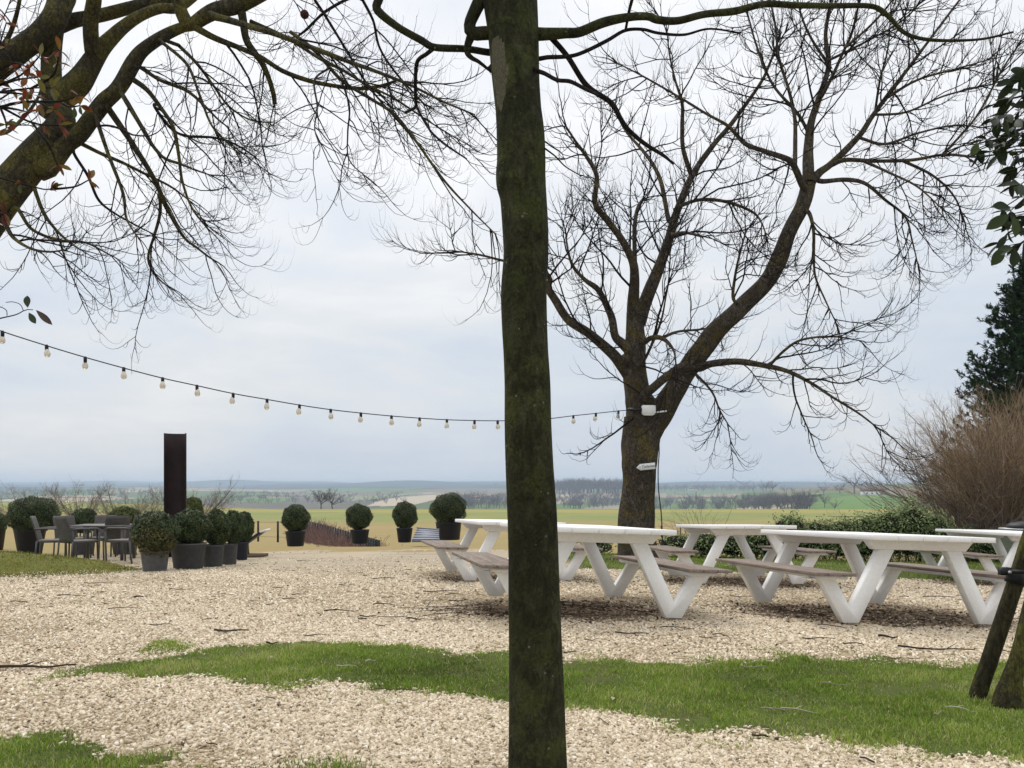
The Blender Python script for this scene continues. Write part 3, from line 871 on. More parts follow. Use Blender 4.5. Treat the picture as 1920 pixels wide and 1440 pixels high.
def ball_leaves(mb, c, rx, rz, n, size, tint0=.4, lump=.1, low_brown=None, egg=0.0):
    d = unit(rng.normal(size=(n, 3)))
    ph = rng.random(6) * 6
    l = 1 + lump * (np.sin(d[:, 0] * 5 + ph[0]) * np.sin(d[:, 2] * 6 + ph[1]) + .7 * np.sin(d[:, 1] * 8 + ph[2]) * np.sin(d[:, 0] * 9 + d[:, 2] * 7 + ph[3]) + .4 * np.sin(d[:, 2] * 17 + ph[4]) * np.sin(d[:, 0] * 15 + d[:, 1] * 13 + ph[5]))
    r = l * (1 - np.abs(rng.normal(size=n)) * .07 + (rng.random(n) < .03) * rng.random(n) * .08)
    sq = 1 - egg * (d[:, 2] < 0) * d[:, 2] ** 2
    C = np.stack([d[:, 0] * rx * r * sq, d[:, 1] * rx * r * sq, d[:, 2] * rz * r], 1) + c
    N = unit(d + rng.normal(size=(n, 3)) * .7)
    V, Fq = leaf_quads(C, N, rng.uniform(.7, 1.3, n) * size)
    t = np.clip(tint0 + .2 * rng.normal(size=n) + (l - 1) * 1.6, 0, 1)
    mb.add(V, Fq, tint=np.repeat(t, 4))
    return d


def sphere_core(mb, c, rx, rz, k=.82, egg=0.0):
    prof = [(max(math.sin(t) * (1 - (egg * math.cos(t) ** 2 if math.cos(t) < 0 else 0)), .001) * rx * k, math.cos(t) * rz * k) for t in np.linspace(PI - .001, .001, 12)]
    mb.lathe(prof, 18, c)


def potted(px, row, ptop, pw0, pw1, bcx, btop, bbot, bw, pot, label, leaf='box', egg=0.15, d=None, n=None, handles=False, brown=False, name='potted_boxwood'):
    g = ground_hit(px, row, 6, 40, yard_z) if d is None else np.array([(px - 960) * d / F, d, float(yard_z((px - 960) * d / F, d))])
    d = g[1]; k = d / F
    r = empty(name, g); tag(r, label, 'potted plant', 'clipped box balls in pots')
    h = max((row - ptop) * k, .1); R0, R1 = pw0 * k / 2, pw1 * k / 2
    b = MB(); b.lathe([(.001, .003), (R1 * .96, .003), (R1, .012), (R0, h - .03), (R0 * 1.035, h - .028), (R0 * 1.035, h), (R0 * .96, h), (R0 * .94, h - .05)], 28, g)
    if handles:
        for s in (-1, 1):
            t = np.linspace(0, PI, 7)
            b.tube(np.stack([g[0] + s * (R0 * 1.02 + .03 * np.sin(t)), g[1] + .07 * np.cos(t), np.full(7, g[2] + h - .015)], 1), .008, 6)
    b.build('pot', M[pot], r, smooth_=False)
    b = MB(); b.lathe([(R0 * .955, 0), (R0 * .5, .015), (.001, .02)], 20, g + np.array([0, 0, h - .05])); b.build('soil', M['soil'], r)
    cx = (bcx - 960) * k; zc = EYE - ((btop + bbot) / 2 - Y0) * k
    c = np.array([cx, d, zc]); rx, rz = bw * k / 2 * .93, (bbot - btop) * k / 2 * .95
    b = MB(); sphere_core(b, c, rx, rz, .88, egg); b.tube([g + np.array([0, 0, h - .05]), c], .03, 7)
    b.build('stem', M['core'], r, smooth_=True)
    b = MB(); n = n or int(2600 + 5200 * (rx * rz) / .2)
    ball_leaves(b, c, rx, rz, min(int(n * 1.7), 15000), .032, egg=egg, lump=.075)
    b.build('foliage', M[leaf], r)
    if brown:
        b = MB(); ball_leaves(b, c + np.array([.04, -.12, -.14 * rz / .4]), rx * .9, rz * .82, 2600, .034, .5, .1)
        b.build('browned_foliage', M['box_brown'], r)['label'] = 'yellow brown bare lower side of the ball'
    return r


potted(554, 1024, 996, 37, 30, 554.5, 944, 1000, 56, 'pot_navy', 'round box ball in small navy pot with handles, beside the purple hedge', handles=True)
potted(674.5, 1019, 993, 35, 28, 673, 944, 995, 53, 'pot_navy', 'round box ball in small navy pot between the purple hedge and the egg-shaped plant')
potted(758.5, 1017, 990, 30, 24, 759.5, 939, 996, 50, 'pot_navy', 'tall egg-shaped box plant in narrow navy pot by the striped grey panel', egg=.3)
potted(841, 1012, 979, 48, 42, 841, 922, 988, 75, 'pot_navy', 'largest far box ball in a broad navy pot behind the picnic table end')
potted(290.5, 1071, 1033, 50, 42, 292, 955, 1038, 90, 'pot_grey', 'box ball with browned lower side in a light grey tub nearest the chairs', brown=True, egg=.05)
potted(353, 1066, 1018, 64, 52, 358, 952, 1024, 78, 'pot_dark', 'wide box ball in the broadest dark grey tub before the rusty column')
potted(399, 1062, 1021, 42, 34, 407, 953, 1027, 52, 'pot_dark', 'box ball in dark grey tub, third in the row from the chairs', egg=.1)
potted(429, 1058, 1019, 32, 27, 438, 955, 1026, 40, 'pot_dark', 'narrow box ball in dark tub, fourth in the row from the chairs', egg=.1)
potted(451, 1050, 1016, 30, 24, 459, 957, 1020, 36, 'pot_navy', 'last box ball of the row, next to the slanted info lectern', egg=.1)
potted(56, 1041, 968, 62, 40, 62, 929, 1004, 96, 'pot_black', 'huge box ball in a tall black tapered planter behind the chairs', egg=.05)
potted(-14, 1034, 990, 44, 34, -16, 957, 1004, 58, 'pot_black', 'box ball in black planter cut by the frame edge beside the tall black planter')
potted(158, 0, 0, 46, 38, 158, 951, 1000, 54, 'pot_dark', 'small dark box ball peeping over the wicker chairs', d=20.3, name='potted_boxwood') if False else None


def potted_back(cx, btop, bw, d, pot, label, leaf='box', tall=1.0):
    x = (cx - 960) * d / F; g = np.array([x, d, float(yard_z(x, d))]); row = Y0 - F * (g[2] - EYE) / d
    hb = bw * tall
    return potted(cx, row, btop + hb + (row - btop - hb) * .12, bw * .72, bw * .6, cx, btop, btop + hb, bw, pot, label, leaf, d=d)


potted_back(158, 951, 54, 20.0, 'pot_dark', 'small dark box ball peeping over the back of the wicker chairs', tall=.95)
potted_back(234, 948, 66, 20.2, 'pot_dark', 'yellow-green box ball behind the wicker chairs', 'box_yellow', tall=.8)
potted_back(362, 930, 40, 20.6, 'pot_dark', 'pointed green box plant showing just behind the rusty column', 'box_yellow', tall=1.6)

# ------------------------------------------------------------------ terrace furniture
def make_chair():
    r = empty('wicker_chair', (0, 0, 0))       # faces +x
    b = MB(); b.box((0, 0, .415), (.50, .50, .05)); b.build('seat', M['wicker'], r, local=True, bevel=.008)
    # gently curved, leaning back
    b = MB(); zs = np.linspace(.40, .90, 9); xs = -.24 - .13 * ((zs - .4) / .5) ** 1.2
    hw = .245 - .02 * ((zs - .4) / .5)
    V = []
    for t in (0, .028):
        for z, x, w in zip(zs, xs, hw):
            for y in np.linspace(-1, 1, 7): V.append((x - t + .025 * y * y, y * w, z))
    V = np.array(V); n = 63
    i, j = np.meshgrid(np.arange(8), np.arange(6), indexing='ij'); q = np.stack([i * 7 + j, i * 7 + j + 1, i * 7 + j + 8, i * 7 + j + 7], -1).reshape(-1, 4)
    ring = [k for k in range(7)] + [7 * k + 6 for k in range(1, 9)] + [56 + k for k in range(5, -1, -1)] + [7 * k for k in range(7, 0, -1)]
    ring = np.array(ring); nx = np.roll(ring, -1)
    b.add(V, q, q[:, ::-1] + n, np.stack([ring, nx, nx + n, ring + n], 1)); b.build('backrest', M['wicker'], r, local=True, smooth_=False)
    for s in (-1, 1):
        b = MB(); t = np.linspace(0, PI / 2, 6)
        arc = [(.19 + .06 * math.sin(a), s * .275, .60 + .06 * math.cos(a)) for a in t]
        pts = [(-.29, s * .262, .655), (-.1, s * .275, .665)] + arc
        b.tube(pts, .018, 8); b.build('armrest', M['frame'], r, local=True, smooth_=True)
        b = MB(); b.tube([(.25, s * .275, .61), (.25, s * .272, .4), (.24, s * .26, 0)], .017, 8); b.build('leg', M['frame'], r, local=True, smooth_=True)
        b = MB(); b.tube([(-.25, s * .25, .43), (-.27, s * .25, .2), (-.30, s * .25, 0)], .017, 8); b.build('leg', M['frame'], r, local=True, smooth_=True)
    return r


ch = make_chair()
CH = [(100, 1050, 17.0, .35, 'grey wicker armchair on the outer end of the group, facing the table sideways'),
      (148, 1056, 16.5, .95, 'grey wicker armchair with its broad back to the gravel, in front of the table'),
      (136, 1043, 18.3, -.6, 'grey wicker armchair behind the table beside the huge black planter'),
      (190, 1042, 18.9, -1.4, 'grey wicker armchair at the far side of the table below the small box ball'),
      (214, 1048, 17.6, 2.2, 'grey wicker armchair drawn close to the middle of the table'),
      (250, 1042, 18.7, -2.0, 'grey wicker armchair behind the table under the yellow-green box ball'),
      (238, 1057, 16.3, 2.9, 'grey wicker armchair half hidden by the browned box ball')]
for i, (px, row, d, rz, lab) in enumerate(CH):
    o = ch if i == 0 else copy_tree(ch)
    x = (px - 960) * d / F
    o.location = (x, d, float(yard_z(x, d))); o.rotation_euler = (0, 0, rz)
    tag(o, lab, 'chair', 'wicker chairs round the terrace table')
d = 17.5; x = (196 - 960) * d / F; g = (x, d, float(yard_z(x, d)))
r = tag(empty('terrace_table', g, .1), 'low grey dining table among the wicker armchairs', 'table')
b = MB(); b.box((0, 0, .70), (1.05, .85, .035)); b.build('tabletop', M['frame'], r, local=True, bevel=.006)
for sx in (-1, 1):
    for sy in (-1, 1):
        b = MB(); b.box((sx * .46, sy * .36, .341), (.05, .05, .682)); b.build('leg', M['frame'], r, local=True)

# rusty half-pipe column
d = 18.2; x = (327.5 - 960) * d / F; g = np.array([x, d, float(yard_z(x, d))])
zt = EYE - (812 - Y0) * d / F; hw = 20.5 * d / F
b = MB(); a = np.linspace(-PI * .5, PI * .5, 19); V = []
for rr in (hw, hw - .012):
    for z in np.linspace(g[2], zt, 8):
        for t in a: V.append((g[0] + rr * math.sin(t), g[1] + rr * (math.cos(t)) * 1.15, z))
V = np.array(V); m = 19; n = 8 * m
i, j = np.meshgrid(np.arange(7), np.arange(m - 1), indexing='ij'); q = np.stack([i * m + j, i * m + j + 1, (i + 1) * m + j + 1, (i + 1) * m + j], -1).reshape(-1, 4)
ring = np.array(list(range(m)) + [k * m + m - 1 for k in range(1, 8)] + [7 * m + k for k in range(m - 2, -1, -1)] + [k * m for k in range(6, 0, -1)]); nx = np.roll(ring, -1)
b.add(V, q, q[:, ::-1] + n, np.stack([ring, nx, nx + n, ring + n], 1))
tag(b.build('steel_column', M['steel']), 'tall dark rust-brown half-pipe steel column standing behind the potted box balls', 'column')

# info lectern seen edge-on
g = ground_hit(478, 1044, 8, 40, yard_z); d = g[1]; k = d / F
r = tag(empty('info_lectern', g), 'low lectern with slanted white-tipped board on a plank foot beside the last box ball', 'lectern')
b = MB(); b.bar(P(458, 1041, d) + [0, .0, 0], P(497, 1041, d), .5, 5 * k); b.build('base', M['plank'], r)
b = MB(); b.bar(P(464, 1039, d), P(462.5, 1016, d), .07, .05, (0, 1, 0)); b.build('post', M['plank'], r)
b = MB(); b.bar(P(456, 1022, d), P(492, 997, d), .42, .035); b.build('panel', M['iron'], r)
b = MB(); b.bar(P(492, 997, d), P(502, 993, d), .42, .036); b.build('panel_edge', M['plastic_white'], r)

# striped grey panel behind the far pots, falling away over the edge
b = MB(); b2 = MB(); d = 23.0
A, B_, C_, D_ = P(783, 989, d + 3), P(822, 992, d + 3.4), P(824, 1013, d), P(772, 1013, d)
r = tag(empty('slatted_panel', D_), 'sloping blue-grey panel with pale stripes behind the far pots', 'panel')
nrm = np.array([0, -.3, .9]) * .02
b.add(np.concatenate([np.array([A, B_, C_, D_]), np.array([A, B_, C_, D_]) - [0, 0, .05]]), [[0, 1, 2, 3]], [[7, 6, 5, 4]], [[0, 4, 5, 1], [1, 5, 6, 2], [2, 6, 7, 3], [3, 7, 4, 0]])
b.build('panel', M['slat_grey'], r)
for t in np.linspace(.06, .95, 6):
    b2.bar(A * (1 - t) + D_ * t + nrm, B_ * (1 - t) + C_ * t + nrm, .13, .02)
b2.build('slats', M['slat_light'], r)

# ------------------------------------------------------------------ string of lights
def cab_d(px): return 1.0 / (.0952 + (px - 0) / 1180.0 * (.0600 - .0952))
CAB = [(-160, 556), (-60, 597), (0, 620), (87, 648), (160, 670), (232, 690), (305, 709), (369, 723), (438, 738), (501, 749), (562, 759.5), (620, 768), (677, 774.5), (734, 780), (787, 784), (838, 787), (890, 788.5), (933, 789), (985, 788), (1030, 785), (1075, 779.5), (1118, 775), (1160, 770.5), (1182, 769)]
pts, _ = resample([P(a, c, cab_d(a)) for a, c in CAB], [1] * len(CAB), 160)
r = tag(empty('string_light', P(1182, 769, cab_d(1182))), 'black cable of round milky bulbs hung from the mossy tree across the yard', 'string lights')
b = MB(); b.tube(pts, .0075, 6); b.build('cable', M['cable'], r, smooth_=True)
ax = P(0, 620, cab_d(0)), P(1182, 769, cab_d(1182))
for px in (5, 87, 160, 232, 305, 369, 438, 501, 562, 620, 677, 734, 787, 838, 890, 933, 985, 1030, 1075, 1118, 1160):
    c = P(px, np.interp(px, [q[0] for q in CAB], [q[1] for q in CAB]), cab_d(px))
    tl = np.array([rng.normal() * .1 - .06, rng.normal() * .1, 0])
    b = MB(); b.lathe([(.001, -.040), (.026, -.033), (.037, -.011), (.039, .004), (.035, .024), (.024, .045), (.019, .06)], 14, c + tl * .105 + [0, 0, -.108])
    bo = b.build('bulb', M['bulb'], r, smooth_=True)
    b = MB(); b.lathe([(.001, -.062), (.021, -.06), (.022, -.01), (.014, 0.012), (.001, .014)], 10, c + tl * .03)
    so = b.build('socket', M['cable'], bo, local=True, smooth_=True)
    so.location = (0, 0, 0)

# ------------------------------------------------------------------ trees
def pxl(lst, d, w=None):
    """[(px,py,width[,depth])] -> points, radii"""
    pts, rad = [], []
    for q in lst:
        dd = q[3] if len(q) > 3 else d
        pts.append(P(q[0], q[1], dd)); rad.append(q[2] * dd / F / 2)
    return np.array(pts), np.array(rad)


def knobbly(pts, rad, n, sides, amp=.06, freq=9.0, bumps=()):
    """trunk-like tube with an uneven surface"""
    pt, rd = resample(pts, rad, n)
    V, Fq = tubes(pt[None], rd[None], sides)
    c = np.repeat(pt, sides, 0); R = np.repeat(rd, sides)[:, None]
    o = (V - c) / R
    f = freq
    nz = np.sin(V[:, 0] * f * 2.1 + 3 * np.sin(V[:, 2] * f * .35)) * np.sin(V[:, 1] * f * 2.3 + V[:, 2] * f * .6) + .6 * np.sin(V[:, 2] * f * .9 + o[:, 0] * 5) * np.sin(o[:, 1] * 4 + V[:, 2] * f * .4) + .4 * np.sin(o[:, 0] * 11 + V[:, 2] * f * 2.2) * np.sin(o[:, 1] * 9)
    k = 1 + amp * nz
    for bp, br, ba in bumps:
        dd = np.linalg.norm(V - bp, axis=1); k = k + ba * np.exp(-(dd / br) ** 2)
    return c + o * R * k[:, None], Fq, pt, rd


def tree_parts(root, limbs, bark, twig, sets, sides=10, amp=.05, freq=8):
    """each drawn limb is a part of its own, all finer shoots are the crown"""
    for pts, rad in limbs:
        n = max(14, int(len(pts) * 7)); V, Fq, pt, rd = knobbly(pts, rad, n, sides if rad[0] > .02 else 7, amp, freq)
        b = MB(); b.add(V, Fq); b.F.append(np.array([[b.n - (sides if rad[0] > .02 else 7) + i for i in range(sides if rad[0] > .02 else 7)]]))
        b.build('limb', M[bark] if rad[0] > .012 else M[twig], root, smooth_=True)
    b = MB()
    for (PT, RD), sd in sets:
        if len(PT):
            V, Fq = tubes(PT, RD, sd); b.add(V, Fq)
    return b.build('crown', M[twig], root, smooth_=True)


def to_n(B, n):
    PT, RD = B; m = PT.shape[1]
    u = np.linspace(0, m - 1.0001, n); i = u.astype(int); f = u - i
    return PT[:, i] * (1 - f)[None, :, None] + PT[:, i + 1] * f[None, :, None], RD[:, i] * (1 - f) + RD[:, i + 1] * f


def cat(*Bs):
    n = max(b[0].shape[1] for b in Bs); Bs = [to_n(b, n) for b in Bs]
    return np.concatenate([b[0] for b in Bs]), np.concatenate([b[1] for b in Bs])


def deep(lst, d, amp=.12, seed=0):
    """give a drawn limb its own depth wander so the crown has real volume"""
    r = np.random.default_rng(seed); n = len(lst); w = r.normal() * amp
    if seed % 100 in (0, 40, 90) or not DEEP: DEEP.clear()
    near = min(DEEP, key=lambda q: (q[0] - lst[0][0]) ** 2 + (q[1] - lst[0][1]) ** 2, default=None)
    if near is not None and math.hypot(near[0] - lst[0][0], near[1] - lst[0][1]) < 45:
        d = near[2]
        if math.hypot(near[0] - lst[0][0], near[1] - lst[0][1]) > 2.5: lst = [(near[0], near[1], lst[0][2], d)] + list(lst); n += 1
    out = deep_(lst, d, w, n)
    for a, b in zip(out[:-1], out[1:]):
        for t in np.linspace(0, 1, 8): DEEP.append([a[k] * (1 - t) + b[k] * t for k in (0, 1, 3)])
    return out


DEEP = []


def deep_(lst, d, w, n):
    return [(q[0], q[1], q[2], d * (1 + w * (i / max(n - 1, 1)))) if len(q) == 3 else q for i, q in enumerate(lst)]


# ---- the plane tree right in front of the camera
DT = 3.2
EDGE = [(-760, 880, 905), (-560, 872, 922), (-380, 872, 944), (-240, 880, 970), (-140, 890, 990), (-60, 898, 1002), (0, 906, 1008), (60, 915, 1010), (120, 920, 1011), (160, 924, 1012), (205, 929, 1015), (250, 931, 1021), (300, 932, 1023), (325, 930, 1023), (345, 931, 1024), (372, 938, 1025), (430, 942, 1028), (480, 944, 1028), (530, 940, 1025), (560, 939, 1025), (610, 941, 1026), (660, 944, 1028), (720, 946, 1032), (800, 946, 1034), (880, 948, 1038), (960, 951, 1044), (1040, 953, 1047), (1100, 953, 1049), (1200, 954, 1053), (1300, 954, 1058), (1380, 954, 1061), (1440, 953, 1064), (1475, 949, 1069), (1500, 942, 1078), (1525, 930, 1092)]
pts, rad = pxl([((l + r_) / 2, y, r_ - l) for y, l, r_ in EDGE[::-1]], DT)
base = np.array([pts[0][0], DT, float(yard_z(pts[0][0], DT))])
r = tag(empty('plane_tree', base), 'dark greenish smooth trunk standing close in front of everything, with black boughs at its top', 'tree')
bumps = [(P(935, 345, DT - .08), .05, .05), (P(985, 430, DT - .1), .045, .05), (P(970, 655, DT - .1), .03, .04), (P(965, 885, DT - .1), .03, .04)]
V, Fq, _, _ = knobbly(pts, rad, 330, 56, .007, 7, bumps)
pq = np.stack([960 + F * V[:, 0] / V[:, 1], Y0 - F * (V[:, 2] - EYE) / V[:, 1]], 1)
PEEL = [(922, 74), (938, 66), (948, 85), (946, 105), (955, 130), (951, 150), (948, 178), (939, 214), (931, 195), (925, 150), (921, 110)]
pt_ = np.where(in_poly(PEEL, pq[:, 0], pq[:, 1]) & (V[:, 1] < DT + .02), 1.0, 0.0)
b = MB(); b.add(V, Fq, tint=pt_); b.build('trunk', M['bark_plane'], r, smooth_=True)
C0 = [
    [(940, 62, 26), (912, 62, 24), (886, 62, 24), (881, 45, 22), (890, 22, 24), (902, -6, 26), (915, -60, 24), (850, -240, 14), (800, -400, 5)],
    [(884, 66, 18), (877, 85, 14), (876, 98, 11), (884, 108, 9), (898, 116, 7), (918, 132, 5)],
    [(945, 103, 14), (912, 98, 13), (873, 92, 13), (815, 89, 13), (790, 76, 14), (749, 53, 14), (715, 27, 16), (706, 12, 17), (713, -8, 16), (730, -60, 14), (690, -180, 9), (700, -300, 3)],
    [(812, 91, 9), (800, 101, 8), (783, 115, 7.5), (779, 147, 7), (779, 178, 7), (779, 200, 6), (760, 211, 5)],
    [(780, 198, 5), (797, 230, 4.5), (813, 252, 4), (841, 275, 3.5), (875, 298, 3)],
    [(985, 64, 26), (1020, 64, 22), (1060, 62, 19), (1087, 60, 18), (1132, 42, 17), (1180, 32, 15), (1215, 31, 14), (1232, 37, 14), (1270, 39, 13), (1320, 27, 13), (1377, 21, 13), (1432, 8, 12), (1495, 10, 11), (1560, 11, 10), (1635, 12, 9), (1666, 31, 8.5), (1697, 62, 7.5), (1747, 75, 6), (1835, 74, 4.5), (1900, 60, 3.5)],
    [(1028, 66, 12), (1035, 72, 11), (1065, 107, 10), (1100, 160, 10.5), (1145, 192, 10), (1165, 225, 9.5), (1180, 245, 9), (1210, 270, 8), (1245, 292, 6.5), (1263, 308, 4)],
    [(1000, 107, 9), (1030, 107, 8), (1070, 105, 7.5), (1100, 95, 7.5), (1140, 75, 7), (1172, 57, 6.5), (1205, 55, 6), (1235, 62, 5.5), (1282, 65, 5), (1330, 54, 4), (1390, 62, 3)],
    [(1000, 128, 9), (1022, 138, 8), (1045, 150, 7.5), (1070, 153, 7.5), (1100, 168, 7), (1122, 178, 5)],
    [(1173, 57, 5), (1180, 20, 6), (1186, -4, 7), (1196, -50, 7)],
    [(1010, 270, 4), (1040, 292, 3), (1060, 312, 2.5), (1090, 330, 2)],
    [(1020, 265, 3.2), (1035, 275, 3), (1048, 283, 2.6), (1056, 290, 2)],
]
L = [pxl(deep(q, DT, .05, i), DT) for i, q in enumerate(C0)]
LS = limb_set(L, 30)
s1 = children(LS, 3.0, .10, .40, 8, .1, .5, (30, 70), .010, .0014, .2, .14, rshare=.5, tips=2)
s2 = children(s1, 8, .06, .18, 7, .1, .8, (25, 60), .009, .0011, .25, .12, tips=1)
tree_parts(r, L, 'bark_plane', 'twig', [(s1, 4), (s2, 3)], 14, .03, 12)
sb = P(571, 27, 3.6); b = MB(); b.lathe([(max(.018 * math.sin(t), .0005), .018 * math.cos(t)) for t in np.linspace(PI - .01, .01, 14)], 18, sb)
b.tube([sb + [0, 0, .015], sb + [.006, 0, .05], P(586, -20, 3.6)], .0012, 5); b.build('seed_ball', M['seed'], r, smooth_=True)

# ---- the big mossy tree
DB = 17.0
gB = np.array([(1196 - 960) * DB / F, DB, 0.0]); gB[2] = float(yard_z(gB[0], DB))
rowB = Y0 - F * (gB[2] - EYE) / DB
r = tag(empty('mossy_tree', gB), 'big bare tree with a forked yellow-mossed trunk behind the picnic tables', 'tree')
tr, rd = pxl([(1197, rowB + 6, 104), (1197, rowB - 6, 86), (1195, rowB - 25, 72), (1193, 990, 66), (1194, 950, 64), (1199, 905, 60), (1199, 870, 66), (1200, 835, 70), (1204, 805, 73), (1208, 782, 76), (1204, 765, 62), (1196, 740, 46), (1190, 700, 43), (1191, 655, 40), (1190, 615, 34), (1189, 585, 28)], DB)
bm = [(P(1165, 872, DB - .25), .25, .10), (P(1172, 752, DB), .2, .12), (P(1160, 960, DB), .3, .05), (P(1235, 860, DB), .3, .05)]
V, Fq, _, _ = knobbly(tr, rd, 150, 44, .045, 4.2, bm)
b = MB(); b.add(V, Fq); b.build('trunk', M['bark_big'], r, smooth_=True)
B0 = [
    [(1212, 812, 58), (1224, 794, 54), (1240, 775, 48), (1262, 735, 41), (1297, 681, 38), (1335, 631, 38), (1360, 603, 35), (1385, 581, 33), (1435, 531, 31), (1460, 487, 32), (1479, 437, 27), (1504, 387, 28), (1516, 344, 26)],
    [(1189, 600, 28), (1188, 560, 22), (1190, 520, 18), (1186, 490, 15), (1166, 450, 13), (1140, 415, 12), (1116, 381, 11), (1119, 331, 9), (1100, 294, 7), (1079, 265, 5), (1060, 235, 3)],
    [(1190, 498, 9), (1190, 425, 8), (1196, 390, 7), (1207, 372, 6)],
    [(1196, 610, 28), (1207, 575, 25), (1222, 535, 24), (1240, 490, 20), (1254, 450, 18), (1266, 406, 15), (1297, 331, 12), (1335, 275, 10), (1372, 231, 8), (1422, 162, 6), (1441, 125, 5), (1465, 60, 3)],
    [(1254, 412, 9), (1240, 344, 8), (1225, 310, 7), (1204, 281, 6), (1172, 244, 4), (1150, 200, 2.5)],
    [(1297, 331, 9), (1281, 280, 8), (1279, 235, 8), (1279, 194, 6), (1266, 150, 4), (1255, 100, 3), (1250, 50, 2)],
    [(1268, 390, 7), (1310, 375, 6.5), (1360, 378, 6), (1410, 397, 5), (1429, 420, 3), (1440, 455, 2)],
    [(1180, 706, 24), (1165, 685, 22), (1147, 662, 20), (1104, 625, 17), (1066, 600, 16), (1041, 562, 15), (1028, 540, 14), (1030, 520, 9), (1000, 495, 6), (950, 490, 5), (900, 478, 4), (850, 470, 2.5)],
    [(1182, 664, 20), (1168, 645, 18), (1154, 631, 15), (1148, 600, 14), (1141, 581, 13), (1122, 544, 11), (1097, 525, 8), (1075, 500, 6), (1065, 470, 4), (1060, 430, 2.5)],
    [(1516, 344, 24), (1515, 305, 20), (1516, 269, 17), (1522, 225, 14), (1541, 169, 11), (1554, 119, 9), (1548, 62, 7), (1560, 0, 5), (1570, -60, 3)],
    [(1516, 350, 18), (1535, 325, 15), (1560, 306, 13), (1610, 256, 11), (1635, 219, 9), (1672, 169, 8), (1710, 119, 6), (1747, 69, 5), (1790, 12, 4), (1830, -40, 3)],
    [(1558, 310, 9), (1585, 300, 8), (1641, 302, 7), (1710, 300, 6), (1772, 290, 5), (1835, 294, 4), (1890, 285, 2.5)],
    [(1768, 290, 5), (1800, 255, 4.5), (1835, 212, 4), (1879, 131, 3.5), (1916, 75, 3)],
    [(1540, 340, 9), (1585, 337, 8), (1622, 344, 7), (1660, 375, 5), (1697, 406, 4), (1710, 450, 3), (1722, 500, 2)],
    [(1506, 350, 13), (1492, 318, 12), (1479, 300, 11), (1435, 284, 9), (1397, 269, 8), (1366, 237, 6), (1322, 212, 5), (1270, 180, 4), (1200, 140, 3), (1140, 110, 2)],
    [(1490, 310, 9), (1491, 270, 8), (1490, 220, 7), (1479, 169, 6), (1460, 106, 5), (1454, 50, 4), (1440, -20, 3)],
    [(1541, 180, 7), (1560, 144, 6), (1580, 100, 5.5), (1597, 62, 5), (1612, 0, 4)],
    [(1520, 260, 7), (1497, 215, 6), (1450, 160, 5), (1420, 90, 4), (1400, 20, 3)],
    [(1516, 398, 8), (1525, 430, 6), (1526, 480, 5), (1529, 519, 4), (1547, 562, 3), (1570, 610, 2)],
    [(1310, 690, 16), (1335, 682, 14), (1385, 678, 12), (1441, 687, 10), (1479, 697, 8), (1522, 719, 6), (1560, 744, 5), (1610, 775, 4), (1650, 806, 2.5)],
    [(1441, 687, 6), (1472, 656, 5), (1504, 637, 4.5), (1560, 631, 3.5), (1620, 640, 2)],
    [(1208, 745, 18), (1225, 727, 17), (1245, 710, 16), (1275, 690, 17), (1300, 684, 18)],
    [(1205, 640, 12), (1220, 634, 10), (1237, 633, 9), (1252, 642, 7), (1264, 660, 4), (1268, 690, 2.5)],
    [(1240, 634, 7), (1270, 622, 5), (1310, 618, 4), (1345, 612, 3)],
    [(1200, 685, 6), (1225, 640, 5), (1240, 600, 4), (1248, 560, 3), (1256, 520, 2)],
    [(1262, 440, 7), (1285, 436, 6), (1318, 444, 4)],
    [(1288, 690, 6), (1305, 702, 5), (1335, 735, 4), (1350, 770, 3), (1368, 800, 2)],
    [(1375, 560, 6), (1378, 520, 5), (1386, 480, 4), (1400, 430, 2.5)],
    [(1610, 258, 6), (1660, 270, 5), (1720, 250, 4), (1790, 235, 3), (1850, 240, 2)],
    [(1640, 215, 5), (1700, 210, 4), (1770, 180, 3.5), (1850, 160, 2.5)],
    [(1660, 185, 6), (1720, 150, 4.5), (1790, 130, 3.5), (1860, 110, 2)],
    [(1690, 300, 6), (1750, 330, 4.5), (1790, 370, 3.5), (1812, 425, 2)],
    [(1615, 300, 6), (1670, 325, 4.5), (1720, 350, 3.5), (1770, 395, 2)],
    [(1590, 85, 5), (1640, 40, 4), (1690, -20, 3)],
    [(1556, 125, 6), (1520, 70, 4.5), (1500, 20, 3.5), (1490, -40, 2)],
    [(1640, 215, 5), (1650, 150, 4), (1665, 90, 3), (1670, 20, 2)],
    [(1560, 110, 5), (1620, 80, 4), (1690, 40, 3), (1740, -10, 2)],
]
L = [pxl(deep(q, DB, .10 if i else .03, 40 + i), DB) for i, q in enumerate(B0)]
LS = limb_set(L, 30)
thin = (LS[0][1:], LS[1][1:])
s1 = children(thin, 3.2, .7, 2.5, 12, .25, .35, (22, 65), .012, .0125, .12, .10, rshare=.6, tips=2)
s2 = children(cat(thin, s1), 4.0, .35, 1.15, 9, .3, .75, (25, 65), .012, .0100, .15, .10, tips=1)
s3 = children(cat(s1, s2), 3.8, .2, .6, 7, .25, 1.0, (25, 60), .012, .0080, .25, .10, tips=1)
lowt = (LS[0][[0]], LS[1][[0]])
s4 = children(lowt, 1.6, .4, 1.1, 9, .1, .7, (50, 80), .011, .008, .2, .12)
s5 = children(s4, 4, .2, .5, 7, .1, .9, (25, 60), .012, .0064, .2, .12, tips=1)
tree_parts(r, L, 'bark_big', 'twig', [(s1, 5), (s2, 4), (s3, 3), (s4, 4), (s5, 3)], 16, .05, 5)
